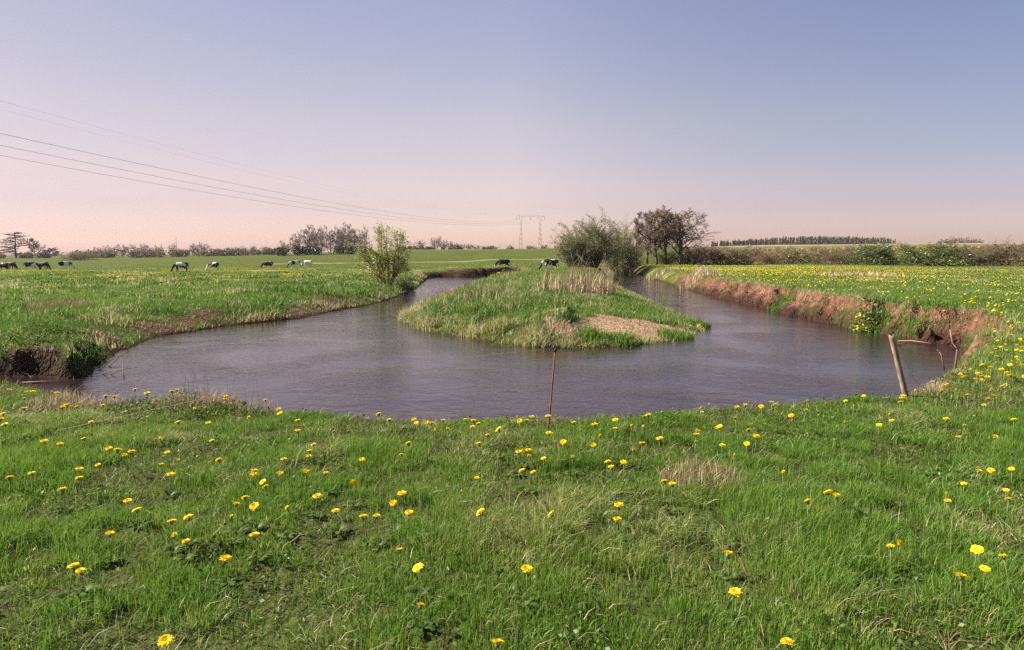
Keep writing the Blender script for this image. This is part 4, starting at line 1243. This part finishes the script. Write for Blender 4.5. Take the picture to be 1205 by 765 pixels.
T_(92, 472, name='straw_tuft', rad=.5, n=800, h0=.10, h1=.28, w=.006, lean=.6, mat=STRAW, label='pale dry straw tuft at the inlet corner of the near bank', cat='grass tuft')
T_(232, 473, name='straw_tuft', rad=.5, n=550, h0=.10, h1=.28, w=.005, lean=.6, mat=STRAW, label='dry straw tuft with tall bare stalks among the dark leaves', cat='grass tuft', stalks=9)
T_(262, 476, name='straw_tuft', rad=.3, n=420, h0=.12, h1=.3, w=.005, lean=.5, mat=STRAW, label='straw tuft with one long stalk leaning over the water', cat='grass tuft', stalks=4, aim=(.55,))
T_(302, 484, name='straw_tuft', rad=.25, n=160, h0=.1, h1=.24, w=.004, lean=.4, mat=STRAW, label='few thin dry stalks at the water edge beside the dark leaves', cat='grass tuft', stalks=4)
T_(1092, 450, name='straw_tuft', rad=.2, n=420, h0=.08, h1=.2, w=.004, lean=.7, mat=STRAW, label='small bleached straw tuft between the post and the sticks', cat='grass tuft')
T_(826, 570, name='straw_tuft', rad=.32, n=900, h0=.10, h1=.22, w=.004, lean=.5, mat=STRAW, label='greyish dry grass tuft in the middle of the near meadow', cat='grass tuft', tint=(0, .6))
T_(905, 632, name='straw_tuft', rad=.16, n=320, h0=.06, h1=.16, w=.004, lean=.8, mat=STRAW, label='flattened straw patch in the near meadow', cat='grass tuft')
T_(688, 344, name='reed_clump', rad=1.7, n=520, h0=.5, h1=1.75, w=.032, lean=.3, mat=STRAW, label='tall bleached reed clump on top of the tongue of land', cat='reeds', stalks=14)
T_(641, 345, name='reed_clump', rad=.4, n=40, h0=.8, h1=1.6, w=.030, lean=.12, mat=STRAW, label='few upright pale reed stalks left of the tall reed clump', cat='reeds', stalks=6)
T_(560, 354, name='reed_clump', rad=1.9, n=170, h0=.4, h1=.85, w=.024, lean=.35, mat=STRAW, label='thin dry reeds on the left side of the tongue of land', cat='reeds', stalks=8)
T_(522, 352, name='reed_clump', rad=1.3, n=520, h0=.3, h1=.7, w=.026, lean=.6, mat=STRAW, label='brown collapsed reed mound at the left tip of the tongue', cat='reeds', tint=(0, .4))
T_(822, 326, name='reed_clump', rad=1.6, n=380, h0=.5, h1=1.0, w=.04, lean=.35, mat=STRAW, label='straw clump on the bank where the yellow meadow begins', cat='reeds')
T_(780, 321, name='reed_clump', rad=2.0, n=180, h0=.3, h1=.7, w=.05, lean=.4, mat=STRAW, label='pale reeds on the bank under the alders', cat='reeds')
T_(1010, 324, name='straw_tuft', rad=3.2, n=700, h0=.2, h1=.5, w=.04, lean=.5, mat=STRAW, label='pale straw patch in the middle of the yellow meadow', cat='grass tuft')
T_(70, 362, name='reed_clump', rad=1.2, n=420, h0=.2, h1=.5, w=.02, lean=.5, mat=STRAW, label='reddish dry clump in the left pasture', cat='reeds', tint=(0, .3))
T_(650, 392, name='straw_tuft', rad=1.1, n=900, h0=.15, h1=.4, w=.016, lean=.7, mat=STRAW, label='bleached grass heap beside the sand patch', cat='grass tuft', tint=(.1, .9))
for u, v, rd, lb in [(795, 398, .6, 'rush clump at the tip of the tongue of land'), (735, 402, .5, 'rush clump in front of the sand patch'), (700, 398, .6, 'green rush clump left of the sand patch'), (820, 384, .5, 'last rush clump at the very tip of the tongue')]:
    T_(u, v, name='rush_clump', rad=rd, n=420, h0=.15, h1=.42, w=.018, lean=.4, mat=GRASS, label=lb, cat='rushes', tint=(.15, .7))


def leafy(name, u, v, rad, n, hgt, leaf, label, cat, mat=NETTLE, asp=.5):
    x, y = hp(u, v); z0 = gz(x, y); rs = tr
    rr = rad * np.sqrt(rs.uniform(0, 1, n)); aa = rs.uniform(0, 2 * PI, n)
    px, py = rr * np.cos(aa), rr * np.sin(aa)
    lump = fbm((px + x) / (rad * .4), (py + y) / (rad * .4), 9, 2)
    pz = height(px + x, py + y) - z0 + hgt * rs.uniform(.05, 1, n) * (.4 + .9 * lump) * (1 - .5 * (rr / rad) ** 2)
    V, Q = leaf_arrays(np.stack([px, py, pz], 1), leaf, rs, asp, .35)
    o = link(name, None); o.location = (x, y, z0)
    link('foliage', mesh_np('foliage', V, None, Q, dict(tint=np.repeat((rs.beta(2, 3.2, n)), 4))), mat, o)
    k = max(6, int(n / 60)); polys = []
    for q in range(k):
        j = rs.integers(0, n); polys.append((np.array([[px[j], py[j], float(height(np.array([px[j] + x]), np.array([py[j] + y]))[0]) - z0 - .01], [px[j] + .01, py[j], pz[j]]]), np.array([.004, .002])))
    link('foliage_stems', tube_mesh('foliage_stems', polys[:60], 4), STEM, o)['kind'] = 'stuff'
    return tag(o, label, cat)


leafy('nettle_patch', 215, 479, .75, 1300, .15, .036, 'low leafy nettle patch mixed with dead stems on the near bank', 'nettles')
leafy('nettle_patch', 272, 486, .45, 650, .17, .036, 'green leafy clump at the water edge beside the stalks', 'nettles')
leafy('nettle_patch', 170, 481, .5, 450, .11, .034, 'low leafy weeds between the straw tuft and the nettles', 'nettles')
leafy('weed_clump', 82, 404, .8, 600, .3, .08, 'bright leafy waterside weeds on the left bank by the dark inlet', 'weeds')
leafy('weed_clump', 66, 392, .8, 600, .28, .08, 'grey green leafy mound behind the dark inlet', 'weeds')
leafy('weed_clump', 20, 404, .8, 500, .25, .08, 'leafy growth hanging over the dark inlet', 'weeds')
for u, v, rd, lb in [(250, 652, .10, 'broad leaved weed in the lower left grass'), (560, 600, .12, 'flat leaf rosette in the middle of the near grass'), (880, 650, .12, 'flat leaf rosette right of the grey tuft'), (1000, 690, .10, 'small broad leaved weed low on the right'), (700, 720, .12, 'broad leaved weed near the bottom middle')]:
    leafy('broad_leaf_weed', u, v, rd, 60, .08, .05, lb, 'weed', asp=.4)


def bloom_points(rs, P, size):
    """small five petalled cups as fans"""
    V = []; T = []
    for p in P:
        n0 = len(V); k = 6; V.append(p + [0, 0, -size * .2]); tilt = rs.normal(0, .35, 2)
        for q in range(k):
            a = 2 * PI * q / k; c, s = math.cos(a), math.sin(a)
            V.append(p + np.array([c * size, s * size, size * (.25 + tilt[0] * c + tilt[1] * s)]))
        for q in range(k): T.append((n0, n0 + 1 + q, n0 + 1 + (q + 1) % k))
    return np.array(V), np.array(T)


def marigold(u, v, spots, label, spread):
    x, y = hp(u, v); z0 = gz(x, y)
    o = leafy('marsh_marigold', u, v, spread, 420, .3, .12, label, 'flower', LEAF_GREEN, .8)
    rs = tr; P = []
    for du, dv, m in spots:
        q = at_y(u + du, v + dv, y - .5) - np.array([x, y, z0])
        for _ in range(max(2, int(m * .6))): P.append(q + rs.normal(0, .07, 3))
    V, T = bloom_points(rs, np.array(P), .038 if y < 40 else .06)
    link('blossoms', mesh_np('blossoms', V, T, None, dict(tint=rs.uniform(0, 1, len(V)))), MARI, o)


marigold(1013, 384, [(-4, -11, 10), (2, -10, 9), (-6, -5, 8), (-6, 1, 12), (2, -1, 4), (1, 4, 12), (4, 5, 9)], 'yellow marsh marigold growing on the eroded bank', .55)
marigold(583, 326, [(-6, 3, 14), (-2, -1, 8), (4, -5, 8), (9, -9, 6)], 'far yellow marsh marigold at the back of the tongue', 1.2)
for u, v, rd, lb in [(1032, 375, .7, 'green grass cushion sliding down the eroded bank beside the marigold'), (1090, 368, .9, 'dark green rush cushion at the top of the eroded bank'), (925, 352, .9, 'green tuft on the slumped middle of the eroded bank')]:
    T_(u, v, name='grass_cushion', rad=rd, n=700, h0=.12, h1=.38, w=.02, lean=.6, mat=GRASS, label=lb, cat='grass tuft', tint=(.05, .6))
# ------------------------------------------------------------------ dandelions
ZA = [(590,30),(487,46),(469,51),(372,43),(408,55),(294,60),(313,64),(283,88),(251,133),(184,89),(168,93),(219,90),(162,53),(93,52),(73,50),(68,70),(66,98),(17,107),(12,123),(11,142),(28,44),(496,136),(528,96),(576,137),(623,71),(624,63),(686,124),(440,177),(234,178),(162,193),(132,183),(322,215),(345,223),(364,214),(304,204),(472,213),(496,238),(447,250),(467,274),(613,237),(588,188),(222,263),(220,287),(283,254),(90,273),(26,290),(176,323),(354,354),(382,377),(475,413),(479,446),(520,398),(513,467),(303,443),(180,537),(227,548),(456,736),(624,511),(711,453),(708,367),(678,346),(656,359),(639,398),(796,374),(734,300),(738,311),(706,281),(693,273),(780,275),(784,238),(847,273),(907,272),(872,341),(935,383),(853,227),(868,194),(852,212),(825,156),(826,128),(777,96),(778,107),(733,74)]
ZB = [(105,113),(129,131),(203,128),(218,134),(239,132),(259,135),(288,130),(348,127),(366,133),(388,135),(371,147),(403,169),(446,157),(388,194),(303,155),(262,156),(192,194),(171,227),(66,237),(41,299),(152,355),(178,331),(180,379),(75,393),(106,391),(376,287),(386,381),(162,492),(218,533),(439,745),(515,538),(594,388),(772,409),(780,362),(917,308),(902,297),(786,242),(753,258),(738,244),(811,208),(836,189),(833,144),(813,143),(843,118),(855,118),(887,183),(706,196),(718,173),(711,142),(760,154),(771,127),(650,134),(612,187),(579,118),(581,166),(494,130),(518,131),(529,118),(504,212),(519,212),(521,227),(489,218),(562,235),(546,272),(508,263),(645,227),(222,633)]
ZC = [(60,104),(41,160),(43,170),(40,187),(94,150),(114,149),(117,196),(152,224),(186,193),(188,155),(210,171),(160,95),(158,124),(191,88),(228,94),(254,79),(263,88),(316,115),(340,100),(382,113),(350,73),(458,74),(480,87),(508,62),(454,131),(545,141),(584,115),(586,125),(605,80),(618,70),(623,60),(653,46),(740,127),(780,141),(768,172),(873,177),(926,125),(841,86),(858,69),(866,59),(803,60),(767,45),(726,47),(707,22),(748,32),(785,9),(810,14),(838,15),(847,6),(880,31),(901,29),(826,265),(868,266),(925,266),(786,300),(734,335),(741,350),(903,324),(912,350),(286,277),(415,330),(433,336),(362,356),(606,471),(818,489),(844,526),(780,564),(925,514),(141,505),(158,607),(306,751),(590,482)]
pix = [(x / 2.355, 440 + y / 2.355) for x, y in ZA] + [(400 + x / 2.355, 440 + y / 2.355) for x, y in ZB] + [(800 + x / 2.353, 440 + y / 2.353) for x, y in ZC]
n_meas = len(pix)
dr = np.random.default_rng(19)
while len(pix) < 298:
    u = dr.uniform(1060, 1210); v = 352 + 92 * dr.uniform(0, 1) ** .8
    lim = np.interp(v, [340, 368, 380, 400, 420, 440, 450], [1000, 1100, 1160, 1165, 1148, 1120, 1095]) + 4
    if u > lim: pix.append((u, v))
pix = np.array(pix)
stemh = dr.uniform(.10, .19, len(pix)); stemh[n_meas:] = dr.uniform(.08, .14, len(pix) - n_meas)
# blooms seen against the water stand taller on the bank lip
stemh = np.where((pix[:, 1] < 525) & (np.arange(len(pix)) < n_meas), stemh + .05, stemh)
DP, stemh = lip_hit(pix[:, 0], pix[:, 1], stemh)


def head_mesh(name, seed, layers):
    rs = np.random.default_rng(seed); V = []; T = []; Q = []; ti = []
    for (R, el, k, w) in layers:
        for q in range(k):
            a = 2 * PI * (q + rs.uniform(-.3, .3)) / k; e = el + rs.normal(0, .10); RR = R * rs.uniform(.86, 1.1)
            d = np.array([math.cos(a), math.sin(a), 0]); s = np.array([-math.sin(a), math.cos(a), 0])
            p0 = d * .002; p1 = d * RR * .6 * math.cos(e) + np.array([0, 0, RR * .6 * math.sin(e)]); p2 = d * RR * math.cos(e * .8) + np.array([0, 0, RR * math.sin(e * .8)])
            n0 = len(V)
            V += [p0 - s * w * .3, p0 + s * w * .3, p1 - s * w * .5, p1 + s * w * .5, p2 - s * w * .42, p2 + s * w * .42]
            Q += [(n0, n0 + 1, n0 + 3, n0 + 2), (n0 + 2, n0 + 3, n0 + 5, n0 + 4)]; ti += [rs.uniform(.2, 1)] * 6
    return mesh_np(name, np.array(V), None, np.array(Q), dict(tint=np.array(ti)))


full = [(.0215, .10, 24, .0052), (.0195, .38, 22, .0050), (.016, .72, 18, .0046), (.0115, 1.1, 14, .004), (.006, 1.4, 6, .003)]
HEADS = [head_mesh('flower_head', 1, full), head_mesh('flower_head', 2, [(r_, e_ + .12, k_, w_) for r_, e_, k_, w_ in full]), head_mesh('flower_head', 3, [(r_, e_ * .8, k_, w_) for r_, e_, k_, w_ in full])]
for h_ in HEADS: h_.materials.append(PETAL)


def cup_mesh():
    V, Q, T = tube_arrays([(np.array([(0, 0, -.016), (0, 0, -.008), (0, 0, .002)]), np.array([.004, .0075, .010]))], 8, True)
    m = mesh_np('bud_cup', V, T, Q, smooth=True); m.materials.append(STEM); return m


CUP = cup_mesh()


def rosette(seed):
    rs = np.random.default_rng(seed); V = []; Q = []; T = []; ti = []
    for k in range(7):
        a = 2 * PI * k / 7 + rs.uniform(-.3, .3); L = rs.uniform(.05, .085); d = np.array([math.cos(a), math.sin(a), 0]); s = np.array([-math.sin(a), math.cos(a), 0])
        n0 = len(V); w = [.004, .012, .007, .016, .010, .018, .002]
        for q, ww in enumerate(w):
            t_ = q / 6; p = d * L * t_ + np.array([0, 0, .03 * math.sin(t_ * 2.2)]); V += [p - s * ww, p + s * ww]
        for q in range(6): Q.append((n0 + 2 * q, n0 + 2 * q + 1, n0 + 2 * q + 3, n0 + 2 * q + 2))
        ti += [rs.uniform(.1, .5)] * 14
    m = mesh_np('leaves', np.array(V), None, np.array(Q), dict(tint=np.array(ti))); m.materials.append(NETTLE); return m


ROS = [rosette(1), rosette(2)]
stem_cache = {}
used = {}
lab = []
for k in range(len(pix)):
    lab.append((pix[k][0] / PW * 100, 100 - pix[k][1] / PH * 100))
key = [f'{a:.0f}/{b:.0f}' for a, b in lab]
for k in range(len(pix)):
    x, y, z = DP[k]; dist = math.hypot(x, y)
    if dist > 60: continue
    hk = round(stemh[k] / .015); hh = hk * .015
    if hk not in stem_cache:
        m = tube_mesh('dandelion', [(np.array([(0, 0, -.02), (.003, 0, hh * .5), (0, 0, hh - .012)]), np.array([.0028, .0024, .0022]))], 6); m.materials.append(STEM); stem_cache[hk] = m
    o = bpy.data.objects.new('dandelion', stem_cache[hk]); COL.objects.link(o)
    o.location = (x, y, z); o.rotation_euler = (dr.normal(0, .07), dr.normal(0, .07), dr.uniform(0, 6.28))
    h = bpy.data.objects.new('flower_head', HEADS[k % 3]); COL.objects.link(h); h.parent = o
    h.location = (0, 0, hh); sc = dr.uniform(.85, 1.3) * (1.3 if dist > 8 else 1.12)
    h.scale = (sc, sc, sc * dr.uniform(.8, 1.15))
    closed = dr.uniform(0, 1) < .09
    if closed: h.scale = (sc * .5, sc * .5, sc * 1.35)
    tl = abs(dr.normal(.25, .25)); h.rotation_euler = (tl * math.cos(k * 1.7), tl * math.sin(k * 1.7), 0)
    if dist < 9:
        c = bpy.data.objects.new('bud_cup', CUP); COL.objects.link(c); c.parent = h
    if dist < 5.5:
        l = bpy.data.objects.new('leaves', ROS[k % 2]); COL.objects.link(l); l.parent = o
    a, b = lab[k]
    look = 'half closed ' if closed else 'large ' if sc > 1.36 and dist < 8 else ('small ' if sc < 1. else '')
    where = 'in near grass' if b < 32 else ('on the near bank' if a < 82 else 'past the wooden post')
    dup_ = key.count(key[k]) > 1
    pos = f'{a:.1f} percent across, {b:.1f} up the picture' if dup_ else f'{a:.0f} percent across, {b:.0f} up the picture'
    tag(o, f'{look}dandelion {where}, {pos}' if closed else f'{look}yellow dandelion {where}, {pos}', 'dandelion', 'dandelions in bloom on the meadow')

# the carpet of dandelions beyond
def carpet(name, label, n, r0, r1, a0, a1, test, seed, size):
    rs = np.random.default_rng(seed)
    x, y = sector(n, r0, r1, a0, a1, rs)
    z, dj, t, mud, lush, step, d, w_ = height(x, y, True)
    keep = (dj > 1.2) & test(x, y, rs)
    x, y, z = x[keep], y[keep], z[keep]; m = len(x)
    s = size * rs.uniform(.7, 1.25, m); hh = rs.uniform(.11, .17, m); k = 7
    c = np.stack([x, y, z + hh + s * .45], 1); V = [c]
    tx, ty = rs.normal(0, .3, m), rs.normal(0, .3, m)
    for q in range(k):
        a = 2 * PI * q / k; ca, sa = math.cos(a), math.sin(a)
        V.append(np.stack([x + ca * s, y + sa * s, z + hh + s * (tx * ca + ty * sa)], 1))
    V = np.stack(V, 1).reshape(-1, 3); i = np.arange(m)[:, None] * (k + 1)
    T = np.concatenate([i + np.array([0, 1 + q, 1 + (q + 1) % k]) for q in range(k)])
    o = link(name, mesh_np(name, V, T, None, dict(tint=np.repeat(rs.uniform(0, 1, m), k + 1))), PETAL)
    tag(o, label, 'dandelions', kind='stuff'); print(name, m)


def right_test(x, y, rs):
    nz = fbm(x / 5, y / 5, 201, 3); far = ss(45, 85, y)
    p = .16 + .42 * ss(.42, .65, nz) + .32 * far
    p = p * (1 - .6 * ss(.6, .74, fbm(x / 3, y / 3, 83, 3)))
    p = p * ss(3, -2, np.hypot(x, y) - np.interp(np.degrees(np.arctan2(x, y)), [12, 18, 24, 37, 50], [106, 101, 95, 80, 74]))
    u, v = project(x, y, 0)
    p = np.where((y < 17) | (x < .12 * y + 3), 0, p)
    return rs.uniform(0, 1, len(x)) < p


def left_test(x, y, rs):
    nz = fbm(x / 7, y / 4, 203, 3)
    p = ss(.48, .68, nz) * ss(38, 52, y) * ss(100, 84, y)
    return rs.uniform(0, 1, len(x)) < p


carpet('dandelion_carpet', 'carpet of small yellow dandelions over the meadow beyond the eroded bank', 44000, 17, 100, 7, 50, right_test, 23, .029)
carpet('dandelion_carpet', 'band of yellow dandelions across the pasture in front of the cows', 16000, 36, 104, -49, -7, left_test, 24, .031)

# ------------------------------------------------------------------ haze
HAZE = True
if HAZE:
    m, nt, out = newmat('thin_air')
    pv = nt.nodes.new('ShaderNodeVolumePrincipled'); pv.inputs['Color'].default_value = (.93, .92, 1., 1); pv.inputs['Density'].default_value = .00008; pv.inputs['Anisotropy'].default_value = .3
    nt.links.new(pv.outputs[0], out.inputs['Volume'])
    hz_o = box('haze', (0, 0, 14), (1560, 1560, 18), m, None)
    tag(hz_o, 'thin pale spring haze over the fields', 'haze', kind='stuff')

# ------------------------------------------------------------------ light, sky, camera
SUN = unit(np.array([-.80, .22, .58]))
el = math.asin(SUN[2]); azs = math.atan2(SUN[0], SUN[1])
sun = bpy.data.lights.new('sun', 'SUN'); sun.energy = 5.0; sun.angle = math.radians(.6); sun.color = (1., .92, .80)
so = bpy.data.objects.new('sun', sun); COL.objects.link(so)
from mathutils import Vector
so.rotation_euler = Vector(-SUN).to_track_quat('-Z', 'Y').to_euler()

w = bpy.data.worlds.new('World'); scene.world = w; w.use_nodes = True
nt = w.node_tree; nt.nodes.clear()
out = nt.nodes.new('ShaderNodeOutputWorld'); bg = nt.nodes.new('ShaderNodeBackground'); bg.inputs['Strength'].default_value = .074
sky = nt.nodes.new('ShaderNodeTexSky'); sky.sky_type = 'NISHITA'; sky.sun_disc = False; sky.sun_elevation = el; sky.sun_rotation = azs
sky.air_density = 1.; sky.dust_density = 1.0; sky.ozone_density = 1.
tc = nt.nodes.new('ShaderNodeTexCoord'); sx = nt.nodes.new('ShaderNodeSeparateXYZ'); nt.links.new(tc.outputs['Generated'], sx.inputs[0])
tint = ramp(nt, sx.outputs[2], [(0, (.92, .68, .74)), (.035, (.91, .67, .73)), (.065, (.91, .62, .66)), (.10, (1.03, .67, .64)), (.18, (1.12, .74, .65)), (.32, (1.07, .755, .71)), (.8, (.95, .75, .72))])
mm = nt.nodes.new('ShaderNodeMix'); mm.data_type = 'RGBA'; mm.blend_type = 'MULTIPLY'; mm.inputs[0].default_value = 1.
nt.links.new(sky.outputs[0], mm.inputs[6]); nt.links.new(tint, mm.inputs[7])
side = ramp(nt, math_(nt, 'MULTIPLY_ADD', sx.outputs[0], .5, .5), [(.2, (.54, .60, .64)), (.5, (.90, .92, .94)), (.8, (.61, .74, .88))])
side_lo = ramp(nt, math_(nt, 'MULTIPLY_ADD', sx.outputs[0], .5, .5), [(.2, (.54, .57, .69)), (.5, (.97, .96, .97)), (.8, (.89, .855, .93))])
side = mixc(nt, math_(nt, 'SMOOTH_MIN', math_(nt, 'MULTIPLY', sx.outputs[2], 8.), 1., .2, clamp=True), side_lo, side)
m2 = nt.nodes.new('ShaderNodeMix'); m2.data_type = 'RGBA'; m2.blend_type = 'MULTIPLY'; m2.inputs[0].default_value = 1.
nt.links.new(mm.outputs[2], m2.inputs[6]); nt.links.new(side, m2.inputs[7])
nt.links.new(m2.outputs[2], bg.inputs['Color']); nt.links.new(bg.outputs[0], out.inputs['Surface'])

cam = bpy.data.cameras.new('camera'); cam.sensor_width = 36; cam.sensor_fit = 'HORIZONTAL'; cam.lens = FPX / PW * 36; cam.clip_start = .05; cam.clip_end = 20000
co = bpy.data.objects.new('camera', cam); COL.objects.link(co); co.location = (0, 0, EYE); co.rotation_euler = (PI / 2 - PITCH, 0, 0)
scene.camera = co

vs = scene.view_settings; vs.view_transform = 'Standard'; vs.look = 'None'; vs.exposure = 1.5; vs.gamma = 1.; vs.use_curve_mapping = False
scene.render.engine = 'CYCLES'
c = scene.cycles
c.max_bounces = 6; c.diffuse_bounces = 3; c.glossy_bounces = 2; c.transmission_bounces = 3; c.transparent_max_bounces = 4; c.volume_bounces = 0
c.use_denoising = False; c.use_adaptive_sampling = False
c.caustics_reflective = False; c.caustics_refractive = False
